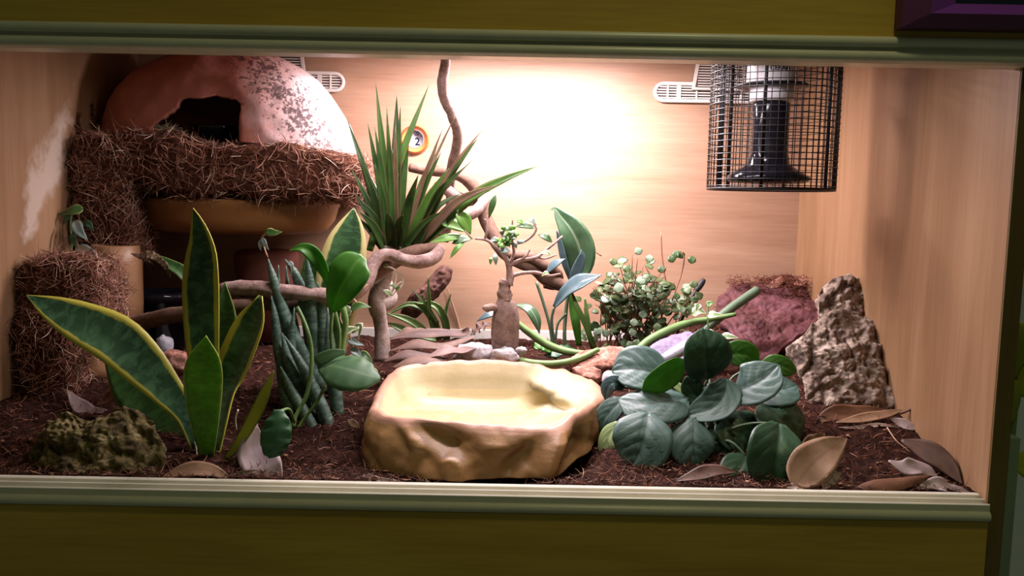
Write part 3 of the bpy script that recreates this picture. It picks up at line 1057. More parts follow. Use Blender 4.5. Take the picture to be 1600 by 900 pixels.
obj('digit', text_geo('.9', 0.0105, c + Vector((0.004, 0, 0.0092)), YB - 0.0116), MAT['ink'], parent=dsp, smooth=False)
obj('digit', text_geo('c', 0.006, c + Vector((0.0115, 0, 0.006)), YB - 0.0116), MAT['ink'], parent=dsp, smooth=False)
obj('digit', text_geo('2', 0.019, c + Vector((0.0050, 0, -0.0050)), YB - 0.0116), MAT['ink'], parent=dsp, smooth=False)

# ------------------------------------------------------------------ strip lamp under the ceiling, then an added fill lamp (above the sight line)
t = thing('strip_lamp', 'white strip lamp fixed under the terrarium ceiling', 'lamp', (0.03, 0.455, ZC - 0.0205))
obj('lamp_housing', bevelled(box(-0.17, 0.23, 0.415, 0.485, 0.2545, ZC - 0.0005), 0.003), MAT['white_plastic'], parent=t, smooth=False)
t = thing('strip_lamp', 'white housing of an added fill lamp behind the upper front board', 'lamp', (0.02, 0.19, ZC - 0.078))  # unseen housing made up for the front fill light
obj('lamp_housing', bevelled(box(-0.27, 0.31, 0.165, 0.215, 0.197, ZC - 0.0005), 0.003), MAT['white_plastic'], parent=t, smooth=False)

# ------------------------------------------------------------------ heat lamp in its wire guard
YG, RG = 0.30, 0.0865
cb = at(1203, 296, YG)
cx, cz0, cz1 = cb.x, cb.z, ZC - 0.001
t = thing('lamp_guard', 'black wire mesh guard around a ceramic heater hanging on the right', 'lamp guard', (cx, YG, cz0))
geos = []
for k in range(56):
    a = 2 * PI * k / 56
    p = Vector((cx + RG * math.cos(a), YG + RG * math.sin(a), cz0 + 0.001))
    geos.append(tube([p, p + Vector((0, 0, cz1 - cz0 - 0.002))], 0.00075, n=1, segs=4))
nr = int((cz1 - cz0) / 0.0086)
for k in range(nr):
    z = cz0 + 0.004 + k * 0.0086
    pts = [Vector((cx + (RG + 0.001) * math.cos(a), YG + (RG + 0.001) * math.sin(a), z)) for a in np.linspace(0, 2 * PI, 57)]
    geos.append(tube(pts, 0.00075, n=56, segs=4, cap=False))
# mesh of the guard's bottom
for k in range(-9, 10):
    o_ = k * 0.0092
    h = math.sqrt(max(0, RG ** 2 - o_ ** 2))
    geos.append(tube([(cx + o_, YG - h, cz0), (cx + o_, YG + h, cz0)], 0.00075, n=1, segs=4))
    geos.append(tube([(cx - h, YG + o_, cz0 + 0.001), (cx + h, YG + o_, cz0 + 0.001)], 0.00075, n=1, segs=4))
obj('wire_mesh', join(*geos), MAT['black_metal'], parent=t)
for z, r in ((cz0, 0.0022), (0.215, 0.002), (cz1 - 0.004, 0.0022)):
    pts = [Vector((cx + (RG - 0.001) * math.cos(a), YG + (RG - 0.001) * math.sin(a), z)) for a in np.linspace(0, 2 * PI, 49)]
    obj('frame_ring', tube(pts, r, n=48, segs=8, cap=False), MAT['black_metal'], parent=t)
for a in (200, 245, 310, 345, 60, 120):
    a = math.radians(a)
    p = Vector((cx + (RG - 0.003) * math.cos(a), YG + (RG - 0.003) * math.sin(a), cz0))
    obj('frame_rod', tube([p, p + Vector((0, 0, cz1 - cz0))], 0.0026, n=1, segs=8), MAT['black_metal'], parent=t)
hx = at(1203, 200, YG).x
zz = lambda py: at(1203, py, YG).z
skt = obj('lamp_socket', lathe([(0.034, zz(134)), (0.0345, zz(128)), (0.034, cz1)], (hx, YG, 0), 40), MAT['ceramic_white'], parent=t, label='white ceramic lamp socket')
obj('socket_collar', lathe([(0.027, zz(160)), (0.030, zz(157)), (0.030, zz(140)), (0.028, zz(134))], (hx, YG, 0), 40), MAT['ceramic_white'], parent=t, label='white collar below the socket')
obj('socket_plate', lathe([(0.048, zz(136)), (0.048, zz(133)), (0.0345, zz(132.5))], (hx, YG, 0), 40), MAT['black_metal'], parent=t)
obj('heater_bulb', lathe([(0.010, zz(288)), (0.050, zz(286)), (0.058, zz(281)), (0.058, zz(277)), (0.046, zz(269)), (0.030, zz(258)), (0.0265, zz(240)), (0.0258, zz(200)), (0.0262, zz(166)), (0.024, zz(160))], (hx, YG, 0), 48),
    MAT['black_glaze'], parent=t, label='glossy black ceramic heat emitter')
V, Fs = text_geo('CERAM', 0.0085, Vector((0, 0, 0)), 0)
V = [Vector((hx + 0.0349 * math.sin(v.x / 0.0349), YG - 0.0349 * math.cos(v.x / 0.0349), zz(112) + v.z)) for v in V]
obj('socket_lettering', (V, Fs), MAT['ink'], parent=skt, smooth=False, label='dark raised lettering')

# ------------------------------------------------------------------ water bowl
RIM = [(577, 638, .100), (592, 650, .080), (622, 655, .070), (670, 658, .063), (725, 664, .060), (780, 668, .060), (835, 671, .066), (876, 667, .080),
       (902, 650, .110), (926, 634, .150), (943, 614, .195), (932, 594, .240), (893, 580, .272), (850, 570, .286), (800, 564, .290), (740, 562, .290),
       (680, 564, .285), (628, 571, .268), (603, 588, .225), (587, 612, .160)]


def bowl():
    nA = 260
    P = [at(*p) for p in RIM]
    P = [Vector(p) for p in spline([tuple(p) for p in P] + [tuple(P[0])], nA)][:nA]
    C = sum(P, Vector()) / nA
    rings = []
    att_r, att_i = [], []

    def inward(p, d):
        v = Vector((C.x - p.x, C.y - p.y, 0)); l = v.length
        return v * (min(d, l) / l)
    zbase = [-0.314 + 0.034 * sstep(0.06, 0.29, p.y) for p in P]
    # cast folds: ridges and hollows on the front face
    SC_ = []
    def seg(a, b, amp, rad, n=7):
        for t_ in np.linspace(0, 1, n):
            SC_.append((a.x + (b.x - a.x) * t_, a.z + (b.z - a.z) * t_, rad, amp))
    seg(at(620, 652, .06), at(655, 690, .05), 0.0055, 0.008)
    seg(at(655, 690, .05), at(706, 720, .04), 0.0055, 0.008)
    seg(at(706, 722, .04), at(718, 752, .02), 0.004, 0.009)
    seg(at(668, 676, .05), at(705, 700, .05), -0.008, 0.014, 4)
    seg(at(878, 672, .08), at(850, 752, .03), 0.005, 0.010)
    seg(at(905, 690, .1), at(890, 725, .07), -0.006, 0.012, 4)
    seg(at(760, 700, .045), at(800, 690, .045), 0.004, 0.016, 3)
    seg(at(800, 735, .03), at(830, 715, .035), -0.006, 0.010, 4)
    # outside from base to rim
    for h in np.linspace(0, 1, 40):
        rg = []
        for i, p in enumerate(P):
            bulge = 0.006 * (1 - h) + 0.003 * math.sin(PI * h)
            nu = -inward(p, 1).normalized()
            q = p + nu * bulge
            q = Vector((q.x, q.y - 0.024 * (1 - h) * sstep(0.15, 0.05, p.y), zbase[i] + (p.z - 0.004 - zbase[i]) * h))
            sc = Vector((q.x, q.y, q.z * 0.9))
            k = 0.008 * noise.noise(sc * 13 + Vector((3, 1, 0))) + 0.004 * noise.noise(sc * 34) + 0.0015 * noise.noise(sc * 90)
            # slanting folds of the cast rock
            k += 0.007 * (abs(noise.noise(Vector((sc.x * 11 + sc.z * 16, sc.z * 4, 2.0)))) ** 0.7 - 0.4)
            for (sx_, sz_, rad, amp) in SC_:
                k += amp * math.exp(-((q.x - sx_) ** 2 + (q.z - sz_) ** 2) / rad ** 2)
            n_ = nu
            k = max(k, -0.012); k = min(k, 0.008)
            rg.append(q + n_ * k * min(1, (1 - h) * 3 + 0.2))
        rings.append(rg); att_r.append(h ** 8 * 0.9); att_i.append(0)
    for d, dz, r_, i_ in ((0.003, 0.000, 1, 0), (0.007, 0.0012, 1, 0), (0.011, -0.0005, 1, .1), (0.014, -0.005, .4, .9), (0.018, -0.013, 0, 1), (0.023, -0.023, 0, 1)):
        rg = []
        for p in P:
            ramp = sstep(0.05, 0.12, p.x - C.x) * sstep(-0.02, 0.06, p.y - C.y)
            q = p + inward(p, d + ramp * d * 2.2)
            q.z += dz + 0.0022 * noise.noise(q * 60) + ramp * (0.004 * noise.noise(q * 45) - dz * 0.25)
            rg.append(q)
        rings.append(rg); att_r.append(r_); att_i.append(i_)
    for s_, z in ((0.80, -0.272), (0.66, -0.282), (0.45, -0.286), (0.22, -0.287)):
        rg = []
        for p in P:
            q = C + (p - C) * s_
            ramp = sstep(0.03, 0.10, q.x - C.x) * sstep(-0.03, 0.05, q.y - C.y)
            q.z = z + ramp * (0.018 + 0.006 * noise.noise(q * 45))
            rg.append(q)
        rings.append(rg); att_r.append(0); att_i.append(1)
    V = [q for r in rings for q in r]
    Fs = []
    for i in range(len(rings) - 1):
        for j in range(nA):
            k = (j + 1) % nA
            Fs.append((i * nA + j, i * nA + k, (i + 1) * nA + k, (i + 1) * nA + j))
    m0 = (len(rings) - 1) * nA
    Fs.append(tuple(m0 + j for j in range(nA)))
    Fs.append(tuple(range(nA - 1, -1, -1)))
    t = thing('water_bowl', 'tan rock textured water bowl with cream inside at the front centre', 'bowl', (C.x, C.y, min(zbase)))
    o = obj('bowl_body', (V, Fs), MAT['bowl'], parent=t)
    for nm, vals in (('rim', att_r), ('inner', att_i)):
        a = o.data.attributes.new(nm, 'FLOAT', 'POINT')
        a.data.foreach_set('value', np.repeat(np.array(vals, np.float32), nA))
    # water surface
    zw = -0.2635
    W = [C + (p - C) * 0.865 for p in P]
    Wv = [Vector((p.x, p.y, zw)) for p in W] + [Vector((p.x, p.y, zw - 0.0006)) for p in W]
    Wf = [tuple(range(nA))]
    obj('water', (Wv[:nA], Wf), MAT['water'], parent=t, smooth=False, label='clear still water')
    return t


bowl()

# ------------------------------------------------------------------ picture frame hanging on the front board (right, above)
a0 = at(1412, 41, -0.034)
ZT, XE = 0.36, 0.80
t = thing('picture_frame', 'purple framed dark panel hanging at the upper right of the front board', 'picture frame', ((a0.x + XE) / 2, -0.014, a0.z))


def rect(x0, x1, z0, z1):
    return [(x0, z0), (x1, z0), (x1, z1), (x0, z1)]


def moulding(r0, ya, r1, yb, yback):
    V = [Vector((x, ya, z)) for x, z in r0] + [Vector((x, yb, z)) for x, z in r1] + [Vector((x, yback, z)) for x, z in r0] + [Vector((x, yback, z)) for x, z in r1]
    Fs = []
    for i in range(4):
        k = (i + 1) % 4
        Fs += [(i, k, 4 + k, 4 + i), (i, 8 + i, 8 + k, k), (4 + i, 4 + k, 12 + k, 12 + i), (8 + i, 12 + i, 12 + k, 8 + k)]
    return V, Fs


r0 = rect(a0.x, XE, a0.z, ZT)
w1, w2 = 0.0235, 0.0535
r1 = rect(a0.x + w1, XE - w1, a0.z + w1 * 0.5, ZT - w1)
r2 = rect(a0.x + w2, XE - w2, a0.z + 0.0245, ZT - w2)
obj('frame_outer', moulding(r0, -0.030, r1, -0.040, -0.0125), MAT['purple_dark'], parent=t, smooth=False)
obj('frame_inner', moulding(r1, -0.040, r2, -0.026, -0.0125), MAT['purple'], parent=t, smooth=False)
obj('panel', box(r2[0][0] - 0.001, r2[1][0] + 0.001, -0.0255, -0.0128, r2[0][1] - 0.001, ZT - w2), MAT['panel_dark'], parent=t, smooth=False)

# things glimpsed to the right of the terrarium
zt = at(1592, 684, 0.0).z
obj('side_panel', bevelled(box(XR + 0.0200, XR + 0.0315, -0.001, 0.42, -0.56, zt), 0.001), MAT['grey_green'], smooth=False,
    label='thin grey green panel edge standing against the right side of the terrarium', cat='panel')
c = Vector((0.60, 0.06, zt))
t = thing('house_plant', 'blurred yellow green leaves of a plant beyond the right edge of the terrarium', 'plant', (0.60, 0.10, -0.50))
lm = leaf_mat('outside_leaf', S(150, 160, 40), S(176, 180, 60), 0.5, 0.3)
obj('stem', tube([(0.60, 0.10, -0.50), (0.605, 0.10, -0.35), (0.60, 0.09, -0.2)], 0.004), MAT['stem_green'], parent=t)
for k, (x, y, z, dx, dz) in enumerate(((0.60, 0.09, -0.25, -0.042, 0.05), (0.60, 0.09, -0.2, -0.03, 0.07), (0.60, 0.09, -0.22, 0.05, 0.06), (0.6, 0.09, -0.3, 0.06, 0.0))):
    obj('leaf', leaf([(x, y, z), (x + dx * 0.6, y - 0.02, z + dz * 0.7), (x + dx, y - 0.03, z + dz)], OV(0.045), (0, -1, 0.3)), lm, parent=t)


# ------------------------------------------------------------------ plants
def plant(name, label, cat, px, py, Y=None, group=None):
    p = PG(px, py) if Y is None else at(px, py, Y)
    if Y is not None: p = Vector((p.x, Y, ground(p.x, Y)))
    return thing(name, label, cat, p, group)


CAMN = (0, -0.85, 0.35)
# --- variegated snake plant in the front left
t = plant('snake_plant', 'tall yellow edged snake plant in the front left corner', 'plant', 325, 712)
Lf = lambda pts, wd, mat, **k: obj('leaf', pxl(pts, wd, **dict(dict(nrm=CAMN, nv=22, nu=8, thick=0.0016), **k)), MAT[mat], parent=t)
Lf([(332, 712, .115), (326, 640, .125), (319, 560, .135), (316, 500, .14), (315, 440, .145), (316, 400, .148), (314, 372, .15), (308, 345, .152), (302, 325, .152)],
   [20, 34, 50, 58, 60, 52, 36, 18, 0], 'snake', cup=0.12, twist=-0.25)
Lf([(324, 716, .085), (321, 660, .082), (319, 600, .08), (320, 560, .08), (322, 524, .083)], [20, 44, 60, 50, 0], 'snake_pale', cup=0.22, nrm=(0.1, -1, 0.1))
Lf([(308, 700, .092), (292, 650, .105), (262, 612, .112), (222, 568, .115), (180, 530, .115), (130, 505, .112), (82, 482, .108), (41, 461, .105)],
   [20, 34, 50, 70, 78, 68, 42, 0], 'snake', cup=0.10, nrm=(0.15, -0.9, 0.45), twist=0.12)
Lf([(300, 724, .10), (276, 684, .13), (244, 638, .15), (208, 594, .16), (172, 556, .165)], [22, 66, 80, 74, 22], 'snake_dark', cup=0.15, nrm=(0.3, -0.9, 0.1))
Lf([(338, 716, .092), (345, 660, .115), (358, 600, .15), (380, 545, .155), (398, 500, .16), (408, 462, .163)], [14, 40, 58, 62, 50, 6], 'snake', cup=0.35, nrm=(-0.35, -0.9, 0.2))
Lf([(352, 718, .075), (375, 690, .075), (398, 650, .075), (415, 612, .08), (428, 578, .08)], [7, 16, 20, 16, 0], 'snake_yellow', cup=0.2)
Lf([(318, 716, .16), (332, 640, .17), (336, 560, .18), (350, 500, .185), (352, 440, .19)], [20, 54, 64, 44, 0], 'snake_dark', cup=0.15)
Lf([(330, 560, .2), (318, 470, .21), (290, 430, .21), (262, 412, .21), (236, 400, .21)], [22, 26, 22, 16, 8], 'snake_dark', cup=0.2, nrm=(0.2, -0.8, 0.6))
Lf([(245, 403, .21), (232, 398, .209), (219, 400, .208), (204, 396, .207)], [12, 14, 9, 0], 'dracaena_old', ruf=0.3, nrm=(0.2, -0.8, 0.6))
Lf([(245, 403, .208), (258, 415, .205), (266, 434, .205)], [10, 9, 1], 'dracaena_old', ruf=0.3)
for q in ([(352, 720, .085), (350, 728, .08), (348, 742, .075)], [(350, 726, .08), (358, 731, .078), (364, 740, .075)], [(372, 640, .1), (368, 655, .1), (370, 672, .1)], [(305, 690, .09), (307, 705, .088), (308, 712, .085)]):
    obj('root', pxt(q, [1.8, 0.8], n=8, segs=6), MAT['root_white'], parent=t, label='thin white root')
# --- snake plant behind
t = plant('snake_plant', 'cream edged snake plant behind the twisted branch beside the spiky plant', 'plant', 530, 560, 0.30)
Lf([(520, 570, .30), (525, 500, .30), (530, 440, .30), (540, 390, .30), (548, 355, .305), (553, 324, .31)], [30, 56, 72, 66, 42, 0], 'snake_cream', cup=0.12, nrm=(0.15, -1, 0.1))
Lf([(505, 570, .32), (495, 500, .32), (488, 440, .32), (480, 395, .32)], [30, 44, 40, 4], 'snake_dark', cup=0.15)

# --- cylindrical snake plant: banded grey green spears
t = plant('spear_plant', 'clump of grey green banded spear leaves in the left middle', 'plant', 480, 640, 0.22)
for pts, r in (([(505, 612, .23), (472, 555, .23), (447, 500, .23), (428, 440, .23), (419, 404, .23)], 12), ([(486, 668, .20), (455, 610, .205), (438, 560, .21), (430, 500, .215), (424, 462, .22)], 10),
               ([(492, 655, .19), (468, 600, .195), (450, 560, .2), (441, 520, .205)], 11), ([(500, 600, .25), (488, 540, .25), (478, 480, .25), (462, 430, .25), (445, 405, .25)], 11),
               ([(492, 600, .24), (490, 540, .24), (488, 480, .24), (484, 440, .24), (479, 398, .24)], 12), ([(505, 610, .24), (505, 540, .24), (503, 480, .24), (496, 440, .24)], 10),
               ([(476, 690, .19), (452, 640, .2), (440, 600, .21), (432, 570, .21)], 9), ([(470, 600, .26), (452, 520, .26), (437, 470, .26), (435, 414, .26)], 6), ([(515, 615, .25), (516, 550, .25), (512, 490, .25)], 10),
               ([(474, 600, .26), (462, 520, .26), (452, 470, .26), (447, 415, .26)], 7), ([(470, 640, .21), (460, 590, .21), (455, 540, .215), (460, 480, .22)], 10), ([(520, 684, .165), (502, 636, .175), (474, 576, .185), (444, 524, .195)], 11),
               ([(502, 696, .155), (480, 654, .165), (456, 612, .175), (438, 572, .185)], 10), ([(530, 655, .19), (520, 590, .20), (515, 540, .21), (512, 480, .22)], 11)):
    obj('spear_leaf', pxt(pts, [r * 0.8, r, r, r * 0.85, r * 0.55, 0.6], n=20, segs=10), MAT['spear'], parent=t)

# --- big leaved pothos between the spears and the bowl
t = plant('pothos', 'broad leaved green climber between the spear leaves and the water bowl', 'plant', 470, 668)
Lf([(519, 486, .17), (528, 462, .165), (542, 435, .16), (556, 412, .165), (568, 402, .17)], [12, 50, 72, 62, 14], 'pothos', cup=-0.15, fold=0.25, nrm=(-0.15, -0.8, 0.55))
Lf([(517, 450, .185), (505, 420, .18), (490, 398, .18), (472, 388, .18), (452, 392, .182)], [6, 18, 24, 16, 0], 'pothos', fold=0.3, nrm=(-0.4, -0.7, 0.6))
Lf([(502, 570, .15), (520, 572, .145), (545, 578, .135), (572, 586, .13), (594, 592, .13)], [26, 58, 72, 56, 8], 'pothos_matte', cup=-0.2, nrm=(0.05, -0.62, 0.75), ruf=0.05)
Lf([(540, 550, .155), (520, 553, .15), (500, 562, .148), (493, 568, .148)], [6, 16, 20, 4], 'pothos_matte', nrm=(0, -0.9, 0.3))
Lf([(436, 640, .06), (434, 660, .052), (430, 685, .046), (428, 704, .044), (430, 714, .045)], [14, 42, 48, 38, 20], 'pothos_dark', cup=-0.3, ruf=0.18, nrm=(0.2, -0.95, 0.2))
for q, r in (([(519, 486, .17), (517, 520, .175), (519, 560, .18), (515, 600, .19)], 3), ([(517, 450, .185), (522, 480, .18), (530, 520, .18), (528, 560, .185)], 3.2),
             ([(464, 480, .18), (476, 505, .175), (486, 540, .17), (486, 580, .165), (478, 620, .16), (462, 650, .15), (459, 668, .14)], 3.4), ([(508, 602, .15), (495, 628, .145), (475, 655, .14), (466, 668, .135)], 2.6),
             ([(532, 472, .19), (540, 500, .19), (536, 530, .19), (532, 560, .19)], 5), ([(438, 642, .06), (452, 640, .09), (460, 660, .13)], 2.4)):
    obj('stem', pxt(q, r, n=18, segs=8), MAT['stem_green'], parent=t)

# --- variegated ivy trailing over the twisted branch
t = plant('ivy', 'white edged small ivy trailing below the twisted branch beside the pale trunk', 'plant', 560, 590)
for pts, w_, mt in (([(530, 528, .22), (545, 516, .215), (562, 512, .215)], 18, 'ivy_white'), ([(548, 482, .23), (562, 478, .225), (580, 480, .225)], 17, 'ivy_green'), ([(538, 470, .24), (542, 462, .236), (545, 452, .235)], 14, 'ivy_white'),
                    ([(540, 478, .235), (545, 488, .232), (541, 498, .23)], 12, 'ivy_white'), ([(545, 530, .225), (555, 536, .22), (570, 540, .22)], 14, 'ivy_silver'), ([(548, 545, .22), (558, 552, .218), (566, 560, .218)], 14, 'ivy_silver'),
                    ([(560, 552, .23), (572, 556, .226), (582, 566, .226)], 14, 'ivy_green'), ([(550, 520, .225), (563, 508, .22), (560, 530, .22)], 12, 'ivy_white'), ([(575, 575, .22), (586, 582, .215), (592, 592, .215)], 12, 'ivy_green')):
    obj('leaf', pxl(pts, HT(w_), nv=8, nu=6, fold=0.15, nrm=(0.1, -0.7, 0.7)), MAT[mt], parent=t)
for q in ([(545, 455, .24), (535, 480, .235), (532, 500, .23), (545, 520, .225), (552, 545, .225), (562, 575, .225), (566, 590, .225)], [(545, 460, .24), (558, 475, .23), (550, 490, .23)], [(575, 445, .25), (560, 455, .245), (545, 460, .24)]):
    obj('stem', pxt(q, 1.5, n=16, segs=6), MAT['dry_stalk'], parent=t)
t = plant('ivy', 'tiny pale ivy sprig hanging from the branch beside the dark driftwood', 'plant', 612, 470, 0.30)
for q in ([(601, 415, .285), (615, 420, .28), (628, 432, .28), (629, 445, .28), (618, 456, .28), (612, 462, .28)], [(620, 425, .28), (618, 440, .28), (614, 452, .28)], [(628, 440, .28), (620, 446, .28), (610, 460, .28)]):
    obj('stem', pxt(q, 1.3, n=14, segs=6), MAT['root_white'], parent=t)
for pts, w_, mt in (([(612, 462, .28), (604, 455, .277), (598, 454, .277)], 8, 'ivy_white'), ([(618, 448, .28), (613, 446, .278), (608, 446, .278)], 6, 'ivy_green'), ([(618, 452, .28), (622, 450, .278), (626, 446, .278)], 6, 'ivy_green'), ([(600, 414, .285), (604, 416, .283), (606, 420, .283)], 7, 'ivy_white')):
    obj('leaf', pxl(pts, HT(w_), nv=6, nu=4, nrm=(0, -0.8, 0.5)), MAT[mt], parent=t)
t = plant('ivy', 'ivy sprig with one pale edged leaf in front of the ochre saucer', 'plant', 425, 450, 0.33)
obj('stem', pxt([(418, 402, .34), (412, 385, .335), (408, 373, .33), (416, 365, .325), (420, 362, .32)], 1.4, n=12, segs=6), MAT['dry_stalk'], parent=t)
for pts, w_, mt in (([(415, 361, .32), (428, 364, .315), (441, 362, .315)], 13, 'ivy_green'), ([(410, 372, .33), (414, 382, .326), (421, 392, .326)], 8, 'ivy_silver'), ([(408, 374, .33), (406, 384, .327), (408, 392, .327)], 6, 'ivy_silver'), ([(450, 410, .25), (456, 415, .245), (455, 432, .245)], 8, 'ivy_silver')):
    obj('leaf', pxl(pts, HT(w_), nv=8, nu=4, fold=0.2, nrm=(0, -0.9, 0.4)), MAT[mt], parent=t)
t = plant('ivy', 'ivy with two green leaves and silvery leaves growing out of the coir column', 'plant', 120, 405, 0.36)
for pts, w_, mt in (([(130, 326, .37), (112, 330, .365), (88, 336, .365)], 18, 'ivy_green'), ([(128, 352, .365), (138, 350, .36), (146, 362, .36)], 14, 'pothos_dark'), ([(117, 345, .36), (124, 362, .35), (138, 376, .35)], 18, 'ivy_silver'), ([(120, 386, .33), (140, 396, .31), (168, 409, .295)], 19, 'ivy_silver'), ([(110, 330, .366), (104, 342, .362), (98, 352, .362)], 10, 'pothos_dark'), ([(112, 366, .36), (116, 378, .355), (124, 390, .352)], 11, 'pothos_dark')):
    obj('leaf', pxl(pts, HT(w_), nv=8, nu=4, fold=0.25, nrm=(0.1, -0.8, 0.5)), MAT[mt], parent=t)
obj('stem', pxt([(112, 400, .37), (112, 375, .37), (110, 350, .372), (112, 332, .372)], 1.6, n=10, segs=6), MAT['stem_green'], parent=t)

# --- dragon tree
t = plant('dragon_tree', 'spiky dragon tree with narrow arching leaves beside the coir ledge', 'plant', 598, 560, 0.31)
YD = 0.34
obj('trunk', pxt([(598, 565, .31), (597, 530, .315), (594, 500, .32), (588, 470, .325), (596, 440, .335), (606, 410, YD), (612, 385, YD)], [13, 12, 11, 13, 14, 13, 12], n=30, segs=14, bump=0.15, bscale=70), MAT['trunk'], parent=t)
obj('branch', pxt([(588, 480, .325), (612, 470, .34), (606, 440, .36)], [10, 9, 7], n=14, segs=10, bump=0.15, bscale=70), MAT['trunk'], parent=t)
TIPS = [(541, 183, 9), (560, 238, 9), (587, 127, 10), (585, 196, 10), (620, 146, 13), (626, 163, 9), (618, 196, 8), (606, 186, 8), (671, 131, 11), (604, 164, 8), (693, 198, 6), (690, 236, 10),
        (713, 178, 5), (748, 214, 13), (754, 203, 7), (842, 259, 15), (778, 289, 13), (724, 262, 9), (640, 200, 9), (580, 226, 8), (598, 214, 12), (571, 262, 12), (552, 300, 10), (546, 334, 8),
        (574, 190, 9), (613, 232, 13), (684, 226, 12), (702, 262, 12), (722, 302, 10), (708, 342, 9), (694, 366, 8), (556, 276, 10), (548, 262, 9), (630, 250, 14), (585, 255, 12), (654, 272, 13), (600, 280, 13), (566, 315, 12), (680, 290, 11), (618, 300, 12), (640, 305, 12), (590, 315, 12), (664, 318, 11), (700, 310, 12), (712, 282, 11), (560, 330, 11), (575, 300, 12), (690, 348, 12), (655, 330, 13), (604, 330, 13), (630, 335, 13), (738, 250, 7), (560, 350, 9), (692, 330, 9)]
for k, (tx, ty, w_) in enumerate(TIPS):
    y1 = YD + random.uniform(-0.07, 0.06)
    u = (tx - 622) / 120
    bx, by = 618 + 24 * max(-1.4, min(1.4, u)), 390 + random.uniform(-8, 8)
    if k == 8: bx = 578
    sag = 16 if tx > 770 else (6 if abs(u) < 0.7 else 12)
    mx_, my_ = bx * 0.5 + tx * 0.5 - u * 4, by * 0.5 + ty * 0.5 - sag
    mt = 'dracaena_old' if k in (6, 10, 12, 16, 44, 14, 38) else ('dracaena_pale' if k in (8, 15, 26, 27, 2) else 'dracaena')
    obj('leaf', pxl([(bx, by, YD + 0.01 * random.uniform(-1, 1)), (bx * .75 + mx_ * .25 + u * 2, by * .72 + my_ * .28, YD * .8 + y1 * .2), (mx_, my_, YD * .5 + y1 * .5), ((mx_ + tx) / 2, (my_ + ty) / 2 - sag * 0.25, YD * .2 + y1 * .8), (tx, ty, y1)],
                    [w_ * .95, w_ * 1.3, w_ * 1.2, w_ * .72, 0], nv=14, nu=4, fold=0.35, nrm=(-0.3 * u, -0.85, 0.35), twist=random.uniform(-0.5, 0.5)), MAT[mt], parent=t)

# --- twisted branches
t = thing('twisted_branch', 'twisted woody liana stretching from the snake plant to the dragon tree', 'branch', at(440, 470, 0.24))
obj('strand', pxt([(176, 524, .28), (215, 506, .265), (262, 494, .25), (305, 488, .24), (350, 481, .23), (400, 474, .235), (450, 478, .26), (500, 474, .28), (548, 452, .29), (585, 425, .30), (620, 405, .31), (655, 392, .31), (686, 386, .31)],
                  [13, 13, 13, 12, 12, 11, 11, 11, 12, 14, 13, 11, 8], n=70, segs=12, bump=0.10, bscale=60), MAT['vine_brown'], parent=t, label='brown lower strand')
obj('strand', pxt([(338, 464, .245), (350, 454, .24), (385, 450, .235), (440, 455, .235), (500, 461, .24), (545, 462, .25), (572, 440, .265), (582, 415, .275), (594, 400, .28), (612, 398, .285), (632, 406, .28), (655, 409, .28), (678, 402, .29), (690, 386, .30)],
                  [8, 12, 12.5, 12, 12, 12, 12, 11, 10, 9, 10, 11, 11, 7], n=80, segs=12, bump=0.12, bscale=80), MAT['vine'], parent=t, label='greyish lilac rough strand')
t = thing('hanging_branch', 'twisted woody liana hanging from the ceiling before the back wall', 'branch', at(760, 340, 0.56))
obj('strand', pxt([(697, 40, .37), (696, 95, .37), (691, 128, .38), (695, 155, .40), (707, 180, .42), (715, 208, .45), (713, 232, .48), (706, 262, .52), (703, 290, .575), (705, 315, .58), (700, 345, .58), (694, 378, .58)],
                  [7.5, 7.5, 8, 8, 8, 8, 8, 8, 8, 8, 7.5, 7], n=60, segs=12, bump=0.12, bscale=70), MAT['vine'], parent=t)
obj('strand', pxt([(640, 262, .55), (665, 266, .545), (695, 268, .54), (722, 276, .54), (740, 292, .545), (748, 315, .56), (760, 345, .565), (776, 378, .56), (798, 402, .55), (830, 416, .54), (856, 436, .55), (880, 446, .555), (893, 448, .56)],
                  [7, 8, 9, 10, 10, 10, 11, 11, 11, 11, 11, 10, 7], n=70, segs=12, bump=0.12, bscale=60), MAT['vine_brown'], parent=t, label='brown thicker strand')
obj('strand', pxt([(676, 374, .53), (688, 358, .525), (712, 344, .52), (740, 332, .52), (756, 314, .53), (752, 298, .55), (742, 312, .565), (725, 312, .55), (706, 302, .54), (690, 290, .535), (680, 288, .53)],
                  [7, 9, 9, 9, 9, 8, 8, 9, 9, 8, 5], n=60, segs=12, bump=0.12, bscale=80), MAT['vine'], parent=t, label='lilac grey looping strand')
obj('strand', pxt([(778, 385, .57), (802, 398, .535), (826, 400, .53), (852, 415, .535), (872, 430, .56), (868, 445, .575), (850, 446, .57)], [6, 8, 9, 9, 8, 8, 5], n=40, segs=12, bump=0.1, bscale=60), MAT['vine_brown'], parent=t)

# --- little ficus bonsai
t = plant('bonsai', 'small bonsai with a swollen trunk behind the water bowl', 'plant', 789, 545, 0.335)
YB0 = 0.335
gy = ground(at(789, 545, YB0).x, YB0)
obj('caudex', pxt([(789, 556, YB0), (789, 545, YB0), (789, 525, YB0), (790, 500, YB0), (790, 482, YB0), (789, 470, YB0), (790, 463, YB0)], [21, 21.5, 22, 22, 19, 13, 9], n=34, segs=24, bump=0.03, bscale=60), MAT['caudex'], parent=t)
obj('stub', pxt([(786, 488, YB0), (772, 481, .325), (760, 482, .32), (757, 484, .32)], [6, 6, 6.5, 5], n=10, segs=10, bump=0.2, bscale=120), MAT['caudex'], parent=t)
obj('neck', pxt([(789, 470, YB0), (788, 458, YB0), (788, 446, YB0), (791, 438, YB0)], [11, 12, 10, 8], n=20, segs=14, bump=0.35, bscale=90), MAT['caudex'], parent=t)
